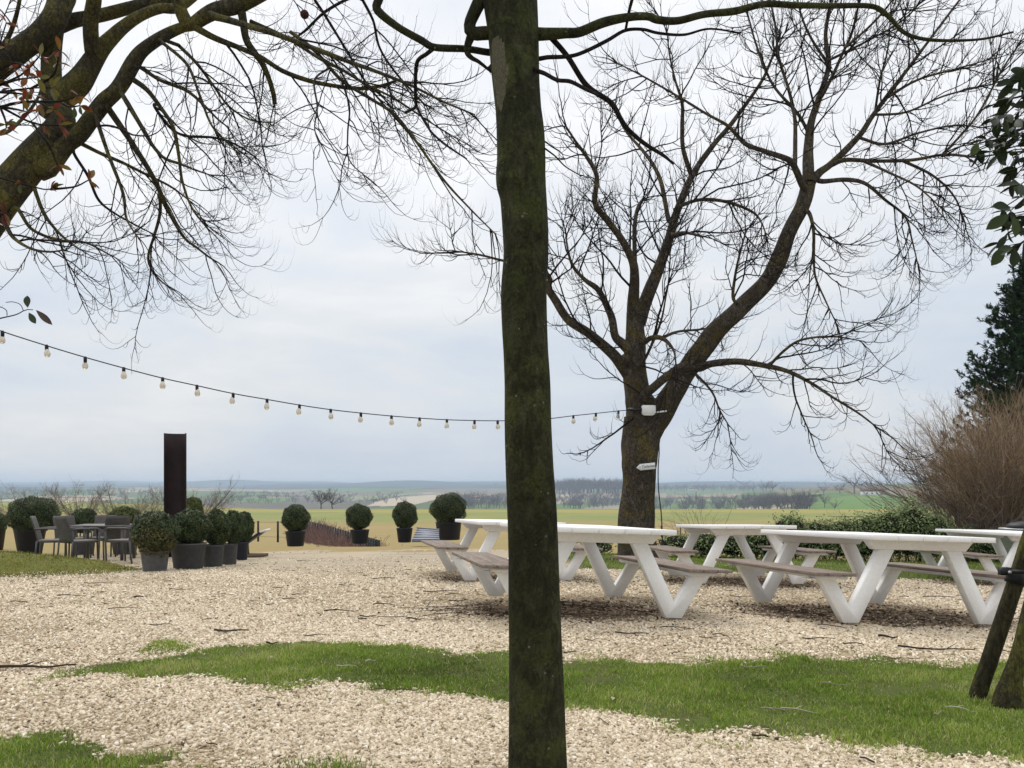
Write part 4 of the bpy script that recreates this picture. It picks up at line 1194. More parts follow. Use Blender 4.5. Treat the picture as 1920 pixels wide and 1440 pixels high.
# roots
for i, (a, b_, c) in enumerate([((1165, rowB + 2), (1135, rowB + 8), 16), ((1225, rowB + 2), (1262, rowB + 6), 18), ((1205, rowB + 6), (1215, rowB + 20), 16)]):
    q = [P(1197, rowB - 14, DB), P(*a, DB - .1), P(*b_, DB - .3)]; q[2][2] = yard_z(q[2][0], q[2][1]) - .02
    V, Fq, _, _ = knobbly(q, np.array([.25, .14, .04]), 16, 12, .08, 8); bb = MB(); bb.add(V, Fq); bb.build('root', M['bark_big'], r, smooth_=True)

# things fixed to the mossy tree
fl = P(1216, 768, DB - .42); k = DB / F
r = tag(empty('floodlight', fl), 'small white box floodlight in the fork of the mossy tree', 'floodlight')
b = MB(); b.box(fl, (24 * k, .16, 15 * k)); b.prism([(fl[0] - 12 * k, fl[2] - 7.5 * k), (fl[0] + 12 * k, fl[2] - 7.5 * k), (fl[0] + 8 * k, fl[2] - 11 * k), (fl[0] - 8 * k, fl[2] - 11 * k)], fl[1] - .07, fl[1] + .07)
b.build('housing', M['plastic_white'], r, bevel=.008)
b = MB(); b.tube([fl + [.1, 0, -.06], P(1250, 770.5, DB - .4)], .016, 8); b.build('bracket', M['plastic_white'], r)
b = MB(); b.tube([fl + [-.12, .02, 0], P(1190, 768, DB - .36), P(1178, 768, DB - .3)], .035, 7); b.build('mount', M['iron'], r)
sg = P(1211, 875, DB - .44); k = sg[1] / F
r = tag(empty('arrow_sign', sg), 'white arrow-shaped board with grey lettering nailed to the mossy trunk', 'sign')
ca, sa = math.cos(.105), math.sin(.105)
def rot(x, z): return (sg[0] + (x * ca - z * sa) * k, sg[2] + (x * sa + z * ca) * k)
b = MB(); b.prism([rot(-18, 0), rot(-10.5, -6), rot(17.5, -6), rot(17.5, 6), rot(-10.5, 6)], sg[1] - .012, sg[1] + .012); b.build('board', M['plastic_white'], r, bevel=.002)
for sx in (-6, 13):
    b = MB(); q = rot(sx, 0); b.bar((q[0], sg[1] + .012, q[1]), (q[0], sg[1] + .30, q[1]), .03, .03); b.build('batten', M['plank'], r)
def word(txt, size, x0, z0, y, parent, name='lettering'):
    cu = bpy.data.curves.new('txt', 'FONT'); cu.body = txt; cu.size = size; cu.align_x = 'CENTER'; cu.align_y = 'CENTER'; cu.shear = .25; cu.extrude = .001
    t = bpy.data.objects.new('txt', cu); COL.objects.link(t); bpy.context.view_layer.update()
    me = bpy.data.meshes.new_from_object(t.evaluated_get(bpy.context.evaluated_depsgraph_get())); bpy.data.objects.remove(t)
    me.materials.clear(); me.materials.append(M['letter'])
    o = bpy.data.objects.new(name, me); COL.objects.link(o); o.parent = parent
    o.rotation_euler = (PI / 2, -.105, 0); o.location = Vector((x0, y, z0)) - Vector(parent.location)
q = rot(4.5, .2); word('Toiletten', .072, q[0], q[1], sg[1] - .016, r)
q = rot(-12, 0); word('<', .06, q[0], q[1], sg[1] - .016, r)
b = MB(); b.tube(resample([P(1232, 775, DB - .2), P(1236, 840, DB - .05), P(1234, 880, DB - .25), P(1235, 920, DB - .3), P(1240, 965, DB - .32), P(1243, 1030, DB - .4)], [1] * 6, 40)[0], .011, 6)
tag(b.build('power_cable', M['cable']), 'thin black cable hanging down beside the mossy trunk', 'cable')

# ---- the spreading tree on the west side
DL = 6.0
gL = np.array([-4.9, DL + .2, 0]); gL[2] = float(yard_z(gL[0], gL[1]))
r = tag(empty('spreading_tree', gL), 'bare tree leaning in from the frame edge with thick green limbs and drooping twigs', 'tree')
tp = np.array([gL - [0, 0, .05], gL + [.02, 0, .6], gL + [.1, 0, 1.4], P(-150, 560, DL + .1), P(-60, 455, DL), P(0, 375, DL), P(52, 308, DL), P(95, 262, DL)])
tr_ = np.array([.28, .21, .18, .15, .135, .125, .115, .105])
V, Fq, _, _ = knobbly(tp, tr_, 120, 36, .04, 8); b = MB(); b.add(V, Fq); b.build('trunk', M['bark_left'], r, smooth_=True)
A0 = [
    [(70, 285, 54), (102, 250, 50), (118, 225, 45), (108, 200, 42), (98, 175, 40), (96, 140, 38), (97, 110, 36), (100, 60, 34), (108, 20, 34), (112, -30, 30), (130, -160, 22), (118, -330, 15), (150, -520, 6)],
    [(95, 215, 44), (112, 188, 44), (132, 168, 46), (153, 148, 44), (175, 112, 36), (190, 92, 30), (206, 75, 26), (232, 50, 22), (262, 30, 20), (300, 16, 18), (340, 12, 16), (400, -40, 12), (470, -130, 8), (520, -250, 4)],
    [(176, 112, 30), (172, 85, 28), (170, 40, 28), (176, 0, 26), (180, -50, 24), (210, -190, 16), (260, -340, 10), (300, -480, 4)],
    [(-60, 170, 50), (0, 120, 44), (40, 92, 42), (72, 68, 42), (100, 40, 44), (112, 10, 44), (120, -40, 40), (60, -200, 26), (30, -380, 16), (-40, -560, 6)],
    [(108, 48, 30), (140, 38, 25), (200, 26, 23), (262, 10, 22), (330, -6, 20), (420, -90, 13), (490, -210, 7), (540, -330, 3)],
    [(82, 315, 44), (100, 300, 38), (125, 270, 33), (150, 250, 31), (192, 195, 30), (220, 168, 28), (250, 118, 27), (270, 92, 24), (310, 66, 20), (345, 50, 18), (360, 46, 22), (400, 22, 30), (455, 5, 30), (520, -30, 24), (620, -120, 15), (720, -240, 9), (790, -380, 4)],
    [(352, 48, 26), (340, 22, 24), (334, -5, 22), (330, -50, 20), (360, -190, 13), (350, -330, 8), (390, -460, 3)],
    [(360, 48, 14), (400, 70, 11), (450, 90, 10), (490, 108, 9), (530, 133, 8.5), (575, 150, 8), (620, 160, 7.5), (670, 166, 7), (710, 162, 6), (742, 152, 5)],
    [(400, 30, 14), (430, 38, 12), (470, 50, 11), (520, 65, 10), (600, 95, 9), (660, 118, 8), (700, 132, 7), (770, 160, 5), (830, 190, 4), (890, 215, 2.5)],
    [(450, 8, 16), (456, 40, 15), (462, 75, 13), (478, 100, 12), (492, 120, 11), (505, 150, 9), (513, 178, 9), (515, 195, 8)],
    [(545, 60, 7), (590, 95, 7), (640, 150, 6.5), (690, 182, 6), (740, 215, 5.5), (780, 265, 5), (830, 335, 4.5), (880, 390, 3.5), (930, 440, 2.5)],
    [(470, 40, 8), (540, 72, 7), (600, 110, 6.5), (640, 130, 6), (690, 160, 5), (740, 185, 4), (800, 225, 3), (860, 262, 2)],
    [(590, 0, 6), (610, 30, 5.5), (650, 95, 5), (690, 160, 4), (740, 220, 3.5), (775, 260, 2.5)],
    [(680, 0, 6), (700, 40, 5), (712, 90, 4.5), (745, 140, 4), (800, 200, 3)],
    [(660, -5, 6), (610, 22, 5.5), (575, 55, 5), (555, 70, 4)],
    [(248, 148, 10), (275, 168, 9), (300, 200, 8), (325, 240, 7), (335, 290, 6), (342, 340, 5), (360, 390, 4), (390, 430, 3)],
    [(203, 203, 12), (225, 235, 11), (250, 272, 10), (280, 320, 9), (298, 355, 8), (318, 400, 7), (345, 445, 5.5), (370, 465, 4.5), (392, 482, 3.5), (412, 494, 2.5)],
    [(300, 358, 7), (300, 400, 6.5), (290, 440, 5.5), (278, 480, 4.5), (284, 505, 4), (300, 525, 3), (318, 540, 2)],
    [(335, 85, 7), (370, 120, 6), (400, 160, 5), (430, 200, 4), (470, 225, 3), (510, 230, 2)],
    [(150, 268, 8), (190, 288, 7), (230, 305, 6), (270, 325, 5), (320, 350, 4), (360, 380, 2.5)],
    [(138, 285, 6), (165, 330, 5.5), (185, 375, 5), (215, 400, 4), (260, 425, 3), (290, 440, 2)],
    [(60, 340, 8), (80, 395, 7), (100, 425, 5.5), (125, 450, 4.5), (150, 468, 3)],
    [(10, 420, 9), (25, 445, 7), (55, 465, 5), (90, 472, 4), (125, 468, 2.5)],
    [(290, 200, 6), (320, 240, 5.5), (350, 255, 5), (400, 258, 4.5), (440, 270, 4), (480, 295, 3)],
    [(-90, 150, 14), (-40, 110, 12), (0, 90, 10), (20, 60, 8), (35, 10, 7), (40, -40, 6)],
    [(-60, 220, 9), (0, 250, 8), (40, 225, 6), (75, 175, 5), (80, 120, 4)],
    [(640, 150, 4), (655, 200, 3.5), (652, 250, 3), (655, 300, 2.5), (690, 335, 2)],
    [(250, 120, 8), (300, 150, 7), (350, 170, 6), (385, 200, 5), (410, 225, 3.5), (430, 240, 2)],
    [(225, 165, 8), (260, 230, 7), (300, 290, 6), (340, 308, 5), (370, 320, 3.5), (400, 330, 2)],
    [(180, 210, 8), (200, 280, 7), (230, 360, 6), (236, 405, 4.5), (248, 430, 3), (262, 448, 2)],
    [(300, 75, 7), (350, 120, 6), (375, 180, 5), (400, 240, 4), (450, 290, 2)],
    [(30, 390, 8), (60, 430, 6), (110, 450, 5), (160, 455, 4), (210, 480, 2.5)],
    [(590, 150, 4), (595, 200, 3.5), (590, 240, 2.5), (600, 275, 2)],
]
L = [pxl(deep(q, DL, .14 if q[0][2] < 20 else .04, 90 + i), DL) for i, q in enumerate(A0)]
LS = limb_set(L, 30)
thin = (LS[0][7:], LS[1][7:]); thick = (LS[0][:7], LS[1][:7])
s0 = children(thick, 1.2, .4, 1.1, 12, .5, .2, (40, 80), .008, .003, .1, .09, bias=(.5, 0, -.5), rshare=.4)
s1 = children(cat(thin, s0), 4.6, .4, 1.15, 12, .55, .55, (22, 60), .0085, .0042, .12, .08, bias=(.5, 0, -.3), rshare=.65, tips=2)
s2 = children(cat(thin, s1), 5.4, .18, .52, 9, .45, 1.1, (25, 60), .0095, .0034, .15, .085, bias=(.3, 0, 0), tips=1)
s3 = children(cat(s1, s2), 6.0, .09, .25, 8, .25, 1.5, (25, 60), .011, .0028, .2, .09, bias=(.3, 0, 0), tips=1)
tree_parts(r, L, 'bark_left', 'twig', [(s0, 5), (s1, 4), (s2, 3), (s3, 3)], 18, .05, 9)

# ------------------------------------------------------------------ leafy branches near the camera
def leaf_shape(c, ax, nrm, L, W, tint, mb, curl=.15):
    ax = unit(np.asarray(ax, float)); nrm = np.asarray(nrm, float); nrm = unit(nrm - nrm.dot(ax) * ax); sd = np.cross(ax, nrm)
    u = np.linspace(0, 1, 8); w = W * np.sin(np.clip(u * 1.02, 0, 1) ** 1.25 * PI) ** .75 * .5; w[-1] = 0
    m = c + ax * (u * L)[:, None] - nrm * (curl * L * u * u)[:, None]
    V = np.stack([m - sd * w[:, None] + nrm * (w * .35)[:, None], m, m + sd * w[:, None] + nrm * (w * .35)[:, None]], 1).reshape(-1, 3)
    i = np.arange(7) * 3
    mb.add(V, np.stack([i, i + 1, i + 4, i + 3], 1), np.stack([i + 1, i + 2, i + 5, i + 4], 1), tint=tint)


def whorl(c, d, n, L, W, mat_t, mb, spread=.9):
    d = unit(np.asarray(d, float))
    for k_ in range(n):
        rv = rng.normal(size=3); p = unit(rv - rv.dot(d) * d)
        ax = unit(d * rng.uniform(.1, .8) + p * spread + [0, 0, -.25])
        leaf_shape(c, ax, rng.normal(size=3) * .6 + [0, -.3, .8], L * rng.uniform(.7, 1.15), W * rng.uniform(.75, 1.15), mat_t(), mb)


DR = 2.5
gr = np.array([-2.15, DR, 0]); gr[2] = float(yard_z(gr[0], gr[1]))
r = tag(empty('red_leaved_shrub', gr), 'shrub with red, orange and olive leaves hanging in front of the spreading tree', 'shrub')
for k_ in range(5):
    b = MB(); a_ = rng.normal(size=2) * .06; b.tube(resample([gr + [a_[0], a_[1], 0], gr + [a_[0] * 2 - .03 * k_, a_[1], .7], P(-330 + 45 * k_, 480 - 20 * k_, DR), P(-230 + 40 * k_, 120 + 50 * k_, DR - .02 * k_)], [1] * 4, 22)[0], np.linspace(.013, .006, 22), 8)
    b.build('stem', M['twig'], r, smooth_=True)
LV = MB(); ST = MB()
SPR = [((-120, 250), (-30, 160), (12, 42)), ((-30, 160), (-5, 80), (10, 88)), ((-120, 250), (-30, 170), (25, 128)), ((-30, 170), (40, 140), (75, 104)), ((-30, 170), (30, 150), (70, 145)), ((-120, 250), (0, 200), (42, 190)), ((0, 200), (60, 190), (100, 205)), ((60, 190), (110, 190), (148, 180)), ((110, 190), (130, 200), (150, 198)), ((0, 200), (60, 230), (110, 235)), ((60, 230), (90, 270), (108, 310)), ((-120, 250), (10, 180), (20, 165)), ((-120, 300), (60, 350), (95, 355)), ((95, 355), (140, 350), (165, 338)), ((0, 200), (10, 225), (12, 240)), ((0, 200), (30, 205), (52, 210)), ((-120, 300), (-30, 410), (8, 400)), ((-60, 170), (20, 120), (55, 128)), ((-60, 170), (30, 175), (60, 178)), ((-60, 180), (60, 165), (96, 165)), ((60, 165), (100, 140), (112, 95))]
SPR += [((-330 + 45 * (i % 5), 470 - 30 * (i % 4)), (-260 + 30 * (i % 6), 380 - 55 * (i % 7)), (-420 + 29 * (i * 7 % 13), 20 + 47 * (i * 5 % 12))) for i in range(46)]
for q in SPR:
    pt = resample([P(*q[0], DR), P(*q[1], DR - .05), P(*q[2], DR - .08 + rng.normal() * .08)], [1] * 3, 12)[0]
    ST.tube(pt, np.linspace(.004, .0018, 12), 5)
    hot = rng.random()
    whorl(pt[-1], pt[-1] - pt[-4], rng.integers(4, 7), .038, .0145, lambda: float(np.clip(.5 * hot + .25 + rng.normal() * .25, 0, 1)), LV)
    if rng.random() < .5: whorl(pt[-4], pt[-4] - pt[-7], 3, .038, .015, lambda: float(np.clip(rng.normal() * .3 + .4, 0, 1)), LV)
ST.build('branchlets', M['twig'], r, smooth_=True); LV.build('foliage', M['redleaf'], r)
# lone sprig lower down
LV = MB(); ST = MB()
pt = resample([P(-160, 640, DR), P(-60, 612, DR), P(0, 597, DR), P(30, 590, DR), P(48, 581, DR), P(62, 581, DR)], [1] * 6, 24)[0]; ST.tube(pt, np.linspace(.004, .0012, 24), 5)
ST.tube(resample([P(13, 592, DR), P(12, 582, DR), P(0, 575, DR), P(-15, 575, DR)], [1] * 4, 10)[0], .0012, 5); ST.tube(resample([P(44, 583, DR), P(38, 571, DR), P(24, 566, DR), P(11, 567, DR)], [1] * 4, 10)[0], .0011, 5)
for (a, c), (e, f), w, t in (((52, 577), (51, 554), 13, .1), ((54, 586), (67, 607), 12, .05), ((67, 581), (98, 609), 12, .7)):
    p0, p1 = P(a, c, DR), P(e, f, DR); leaf_shape(p0, p1 - p0, (.1, -1, .2), np.linalg.norm(p1 - p0), w * DR / F, t, LV, .03)
ST.build('sprig', M['twig'], r, smooth_=True); LV.build('sprig_leaf', M['darkleaf'], r)

# leaning evergreen with its stake
DS = 4.25
base = ground_hit(1890, 1325, 2, 20, yard_z); d2 = base[1]
r = tag(empty('evergreen_tree', base), 'young evergreen with a leaning mossy trunk at the frame edge and dark glossy leaves above', 'tree')
tp = [base - [0, 0, .03], base + [.015, 0, .06], P(1898, 1275, d2), P(1918, 1205, d2), P(1945, 1090, d2), P(1990, 900, d2), P(2020, 650, d2), P(2030, 350, d2), P(2030, 60, d2)]
rr = np.array([32, 27, 18, 15.5, 15, 15, 14, 12, 8]) * d2 / F
V, Fq, _, _ = knobbly(tp, rr, 90, 28, .06, 16); b = MB(); b.add(V, Fq); b.build('trunk', M['moss_stake'], r, smooth_=True)
LV = MB(); ST = MB()
TIPS = [(1905, 150), (1915, 170), (1900, 185), (1912, 205), (1885, 215), (1905, 225), (1870, 222), (1895, 240), (1915, 250), (1850, 262), (1835, 278), (1875, 270), (1900, 270), (1880, 285), (1910, 290), (1908, 315), (1900, 335), (1915, 345), (1895, 395), (1880, 390), (1905, 410), (1890, 430), (1915, 425), (1878, 455), (1900, 465), (1918, 455), (1930, 200), (1940, 260), (1950, 330), (1940, 400), (1925, 130), (1955, 160), (1960, 440), (1935, 300), (1925, 370), (1890, 250), (1915, 230), (1862, 285)]
TIPS += [(1990 + 37 * (i * 5 % 8), -60 + 41 * (i * 7 % 15)) for i in range(40)]
dl = 3.0
for (a, c) in TIPS:
    p1 = P(a, c, dl + rng.normal() * .18); p0 = P(2032, c - 10 + rng.normal() * 40, d2); pm = (p0 + p1) / 2 + [0, 0, .08]
    pt = resample([p0, pm, p1], [1] * 3, 10)[0]; ST.tube(pt, np.linspace(.006, .0018, 10), 5)
    whorl(p1, (p1 - pm) * [1, 0, 1] + [-.05, 0, -.12], rng.integers(3, 6), .066, .028, lambda: float(np.clip(rng.normal() * .2 + .35, 0, 1)), LV, .75)
    if a > 1880: whorl(pt[7], p1 - pm, 2, .062, .027, lambda: float(np.clip(rng.normal() * .2 + .3, 0, 1)), LV, .9)
for (a, c), (e, f), w, t in (((1893, 402), (1849, 430), 22, .75), ((1895, 390), (1860, 386), 20, .5), ((1889, 440), (1868, 466), 13, .3), ((1884, 462), (1859, 498), 22, .7), ((1835, 268), (1820, 292), 15, .9), ((1900, 405), (1905, 445), 20, .85)):
    p0, p1 = P(a, c, 2.8), P(e, f, 2.8); leaf_shape(p0, p1 - p0, (.2, -1, .3), np.linalg.norm(p1 - p0), w * 2.8 / F, t, LV, .04)
    ST.tube([p0, P(a + 30, c - 6, 2.82), P(2000, c - 30, 3.2)], [.0012, .002, .003], 5)
ST.build('branchlets', M['twig'], r, smooth_=True); LV.build('foliage', M['laurel'], r)

sb = ground_hit(1828, 1310, 2, 20, yard_z); ds = sb[1]
r = tag(empty('support_stake', sb), 'round mossy wooden stake leaning over the lawn with a black rubber tie', 'stake')
p0 = P(1828, 1318, ds); p1 = P(1912, 1068, ds); p2 = P(1965, 900, ds)
V, Fq, _, _ = knobbly([p0, p1, p2], np.array([30, 29, 29]) * ds / F / 2, 60, 24, .02, 20); b = MB(); b.add(V, Fq); b.build('pole', M['moss_stake'], r, smooth_=True)
tc = P(1905, 1084, ds); axs = unit(p1 - p0)
b = MB(); b.tube([tc - axs * .032, tc + axs * .032], 17.5 * ds / F, 24); pa = P(1884, 1071, ds - .03); b.box(pa, (.05, .05, .042)); b.tube([pa + [.01, -.03, 0], pa + [.12, -.06, .0]], .012, 8)
b.build('rubber_tie', M['cable'], r)
b = MB(); nb = P(1893, 1073, ds - .07); b.lathe([(.001, .012), (.007, .010), (.009, 0)], 12, nb, R=[[1, 0, 0], [0, 0, -1], [0, 1, 0]]); b.build('nail_head', M['galv'], r)

# ------------------------------------------------------------------ galvanised bin behind the last table
d = 15.6; x = (1912 - 960) * d / F; g = np.array([x, d, float(yard_z(x, d))])
r = tag(empty('galvanised_bin', g), 'round galvanised bin with a black lid behind the picnic table by the shrub', 'bin')
zt = EYE - (990 - Y0) * d / F; h = zt - g[2]; R0 = 34 * d / F
b = MB(); b.lathe([(.001, 0), (R0 * .85, 0), (R0 * .87, .02), (R0 * .93, h * .5), (R0 * .95, h * .52), (R0, h - .04), (R0 * 1.04, h - .03), (R0 * 1.04, h), (.001, h)], 32, g); b.build('body', M['galv'], r, smooth_=False)
b = MB(); b.lathe([(R0 * 1.0, h + .002), (R0 * 1.02, h + .03), (R0 * .8, h + .09), (R0 * .3, h + .12), (.001, h + .12)], 32, g + [.12, 0, 0]); b.build('lid', M['iron'], r, smooth_=True)

# ------------------------------------------------------------------ hedge, shrubs, conifer
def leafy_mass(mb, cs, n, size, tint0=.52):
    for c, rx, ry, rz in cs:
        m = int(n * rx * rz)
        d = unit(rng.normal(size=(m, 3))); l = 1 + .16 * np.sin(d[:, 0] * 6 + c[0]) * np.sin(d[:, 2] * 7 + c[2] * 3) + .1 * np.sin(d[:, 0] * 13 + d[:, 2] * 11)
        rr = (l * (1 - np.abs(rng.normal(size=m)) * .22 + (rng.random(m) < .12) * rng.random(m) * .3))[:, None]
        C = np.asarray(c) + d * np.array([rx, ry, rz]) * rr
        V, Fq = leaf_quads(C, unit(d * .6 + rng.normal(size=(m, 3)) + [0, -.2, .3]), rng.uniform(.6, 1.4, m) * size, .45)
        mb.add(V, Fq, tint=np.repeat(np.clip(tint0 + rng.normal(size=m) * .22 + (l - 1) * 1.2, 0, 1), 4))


def shrub_row(label, pxs, d, name='evergreen_hedge', n=9000, leaf='hedge', size=.055):
    x0 = (pxs[0][0] - 960) * d / F; g = np.array([x0, d, float(yard_z(x0, d))])
    r = tag(empty(name, g), label, 'hedge')
    cs = []
    for px, top, bw in pxs:
        x = (px - 960) * d / F; zg = float(yard_z(x, d)); zt = EYE - (top - Y0) * d / F
        cs.append((np.array([x, d + rng.normal() * .15, (zg + zt) / 2]), bw * d / F / 2, .65, (zt - zg) / 2))
    b = MB(); leafy_mass(b, cs, n, size); b.build('foliage', M[leaf], r)
    b = MB()
    for c, rx, ry, rz in cs: sphere_core(b, c, min(rx, .55), rz, .8)
    for c, rx, ry, rz in cs:
        for _ in range(5):
            x = c[0] + rng.normal() * rx * .4; z0 = float(yard_z(x, d)); b.tube([(x, d, z0 - .02), (x + rng.normal() * .1, d, z0 + .35), (x + rng.normal() * .25, d - .1, c[2] + rz * .6)], [.02, .015, .006], 5)
    b.build('stem', M['core'], r)
    return r


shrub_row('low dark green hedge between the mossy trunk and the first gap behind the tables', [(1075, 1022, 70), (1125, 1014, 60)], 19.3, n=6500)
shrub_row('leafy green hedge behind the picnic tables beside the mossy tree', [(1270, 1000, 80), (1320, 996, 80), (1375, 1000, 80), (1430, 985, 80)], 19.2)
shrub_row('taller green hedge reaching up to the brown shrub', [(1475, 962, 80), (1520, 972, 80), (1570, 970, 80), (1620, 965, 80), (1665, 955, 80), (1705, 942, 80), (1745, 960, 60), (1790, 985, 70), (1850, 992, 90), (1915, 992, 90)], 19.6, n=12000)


def stem_shrub(name, label, px, d, n, h0, h1, spread, mat, rr=.006, cat='shrub', bow=.25, lv=2, rootw=.3, per=3.0):
    x = (px - 960) * d / F; g = np.array([x, d, float(terrain_z(x, d)) if d > 22 else float(yard_z(x, d))])
    r = tag(empty(name, g), label, cat)
    m = 12; PT = np.zeros((n, m, 3))
    a = rng.random(n) * 2 * PI; q = np.sqrt(rng.random(n))
    PT[:, 0] = g + np.stack([np.cos(a) * q * rootw, np.sin(a) * q * rootw * .6, np.zeros(n)], 1)
    dr = unit(np.stack([np.cos(a) * q * spread, np.sin(a) * q * spread * .7, np.ones(n)], 1)); L = rng.uniform(h0, h1, n)
    out = np.stack([np.cos(a), np.sin(a) * .6, np.full(n, -.35)], 1) * (q * bow)[:, None]
    for k_ in range(1, m):
        dr = unit(dr + out / m * 1.6 + rng.normal(size=(n, 3)) * .15); PT[:, k_] = PT[:, k_ - 1] + dr * (L / (m - 1))[:, None]
    RD = (rr * rng.uniform(.6, 1.6, n))[:, None] * np.linspace(1, .3, m)[None]
    S = [((PT, RD), 4)]
    c = children((PT, RD), per, .25, .8, 7, .1, .3, (20, 55), .008, rr * .28, .3, .1); S.append((c, 3))
    if lv > 2: S.append((children(c, 5, .12, .4, 5, .1, .3, (20, 55), .008, rr * .25, .2, .1), 3))
    b = MB()
    for (p, q_), sd in S:
        V, Fq = tubes(p, q_, sd); b.add(V, Fq, tint=np.repeat(np.clip(rng.normal(size=len(p)) * .25 + .5, 0, 1), p.shape[1] * sd))
    b.build('stems', M[mat], r, smooth_=True)['kind'] = 'stuff'
    return r


stem_shrub('brown_shrub', 'dense brown leafless shrub with upright stems under the conifer', 1888, 20.6, 760, 2.6, 4.3, .36, 'twig_brown', .009, rootw=.75, bow=.22, lv=3, per=6)
stem_shrub('arching_shrub', 'loose bare shrub with arching pale twigs, leaning out beside the dense brown one', 1806, 20.2, 130, 1.6, 3.6, .85, 'twig_pale', .010, rootw=.4, bow=.5, lv=3, per=6)
stem_shrub('brown_shrub', 'brown shrub filling the frame edge behind the galvanised bin', 1955, 21.5, 520, 2.6, 4.6, .5, 'twig_brown', .009, rootw=.9, bow=.2, lv=3, per=4)
stem_shrub('bare_sapling', 'small bare bush above the table edge, between the mossy trunk and the hedge', 1318, 24.5, 26, .9, 1.9, .6, 'twig_pale', .006, rootw=.3, bow=.3, per=4)
stem_shrub('bare_sapling', 'tiny bare bush by the hanging cable of the mossy tree', 1262, 24.0, 14, .6, 1.4, .6, 'twig_pale', .006, rootw=.3, bow=.3, per=4)

d = 30.0; x = (1956 - 960) * d / F; g = np.array([x, d, float(terrain_z(x, d))])
r = tag(empty('conifer', g), 'dark green conifer with feathery shoots rising behind the brown shrub', 'conifer')
top = EYE - (470 - Y0) * d / F; H = top - g[2]
b = MB(); b.tube(resample([g, g + [0, 0, H * .5], g + [.05, 0, H]], [1] * 3, 24)[0], np.linspace(.22, .02, 24), 10); b.build('trunk', M['bark_big'], r, smooth_=True)
n = 760; t = rng.random(n) ** .8; m = 9; PT = np.zeros((n, m, 3)); a = rng.random(n) * 2 * PI
PT[:, 0] = g + np.stack([np.zeros(n), np.zeros(n), H * (.04 + .95 * t)], 1)
Lb = (.3 + 3.7 * (1 - t) ** .75) * rng.uniform(.7, 1.12, n); dr = np.stack([np.cos(a), np.sin(a), np.full(n, -.05) + .5 * t], 1)
for k_ in range(1, m):
    dr = unit(dr + np.array([0, 0, .06]) + rng.normal(size=(n, 3)) * .04); PT[:, k_] = PT[:, k_ - 1] + dr * (Lb / (m - 1))[:, None]
B1 = (PT, np.full((n, m), .012)); tw = children(B1, 9, .15, .55, 6, .2, .5, (25, 55), .01, .008, .15, .1)
b = MB(); V, Fq = tubes(*B1, 3); b.add(V, Fq, tint=.1)
pp, _ = tw; c = pp[:, 1:].reshape(-1, 3); ax = unit((pp[:, 1:] - pp[:, :-1]).reshape(-1, 3))
C = np.repeat(c, 4, 0); A = np.repeat(ax, 4, 0); q = len(C)
rv = rng.normal(size=(q, 3)); sd = unit(rv - (rv * A).sum(1, keepdims=True) * A)
tip = C + (A * .5 + sd * .8) * rng.uniform(.06, .17, q)[:, None]; wv = np.cross(A, sd) * .028
V = np.stack([C - wv, C + wv, tip], 1).reshape(-1, 3)
b.add(V, np.arange(q)[:, None] * 3 + np.arange(3), tint=np.repeat(np.clip(rng.normal(size=q) * .22 + .4, 0, 1), 3))
b.build('foliage', M['conifer'], r)

# ------------------------------------------------------------------ field edge: purple hedge, wire fence, terrace edge plants
def on_land(px, d): x = (px - 960) * d / F; return np.array([x, d, float(terrain_z(x, d))])

A_, B_ = P(576, 1008, 47), P(700, 1072, 27)
A_[2] = terrain_z(A_[0], A_[1])
r = tag(empty('purple_hedge', B_), 'low purplish leafless hedge running down into the field by the first navy pot', 'hedge')
n = 2600; t = rng.random(n); base = A_ * (1 - t)[:, None] + B_ * t[:, None]; base[:, :2] += rng.normal(size=(n, 2)) * .35
m = 6; PT = np.zeros((n, m, 3)); PT[:, 0] = base; dr = unit(rng.normal(size=(n, 3)) * .35 + [0, 0, 1])
hh = rng.uniform(.55, 1.1, n) * (1.28 - .42 * t)
for k_ in range(1, m): dr = unit(dr + rng.normal(size=(n, 3)) * .2); PT[:, k_] = PT[:, k_ - 1] + dr * (hh / (m - 1))[:, None]
c = children((PT, np.full((n, m), .006)), 3, .1, .4, 5, 0, .2, (20, 60), .01, .004, .3, .12)
b = MB()
for p, q_, sd in ((PT, np.full((n, m), .007), 3), (c[0], c[1], 3)):
    V, Fq = tubes(p, q_, sd); b.add(V, Fq, tint=np.repeat(np.clip(rng.normal(size=len(p)) * .25 + .5, 0, 1), p.shape[1] * sd))
b.build('stems', M['red_hedge'], r)['kind'] = 'stuff'


def fence(label, px_d, h=1.0, wires=3, pr=.035, mat='iron', gap=None):
    pts = [on_land(*q) if len(q) == 2 else P(q[0], q[1], q[2]) for q in px_d]
    r = tag(empty('wire_fence', pts[0]), label, 'fence')
    for p in pts:
        b = MB(); b.tube([p - [0, 0, .1], p + [0, 0, h]], pr, 7); b.build('post', M[mat], r)
    for w in range(wires):
        z = h * (.25 + .7 * w / max(wires - 1, 1)); b = MB(); b.tube([p + [0, 0, z] for p in pts], .006, 4); b.build('wire', M['cord'], r)
    return r


fence('dark wire fence in front of the purple hedge', [(572 + 138 * t, 1014 + 62 * t ** 1.3, 44.5 - 19 * t) for t in np.linspace(0, 1, 30)], 1.0, 9, .045)
fence('thin wire fence with dark posts at the field edge, by the slanted lectern', [(380, 44), (430, 43), (484, 42), (521, 41), (560, 40)], 1.0, 2, .05)
fence('distant post and wire fence along the field behind the tables', [(1060 + 36 * i, 42 + i * .4) for i in range(17)], .6, 2, .03)

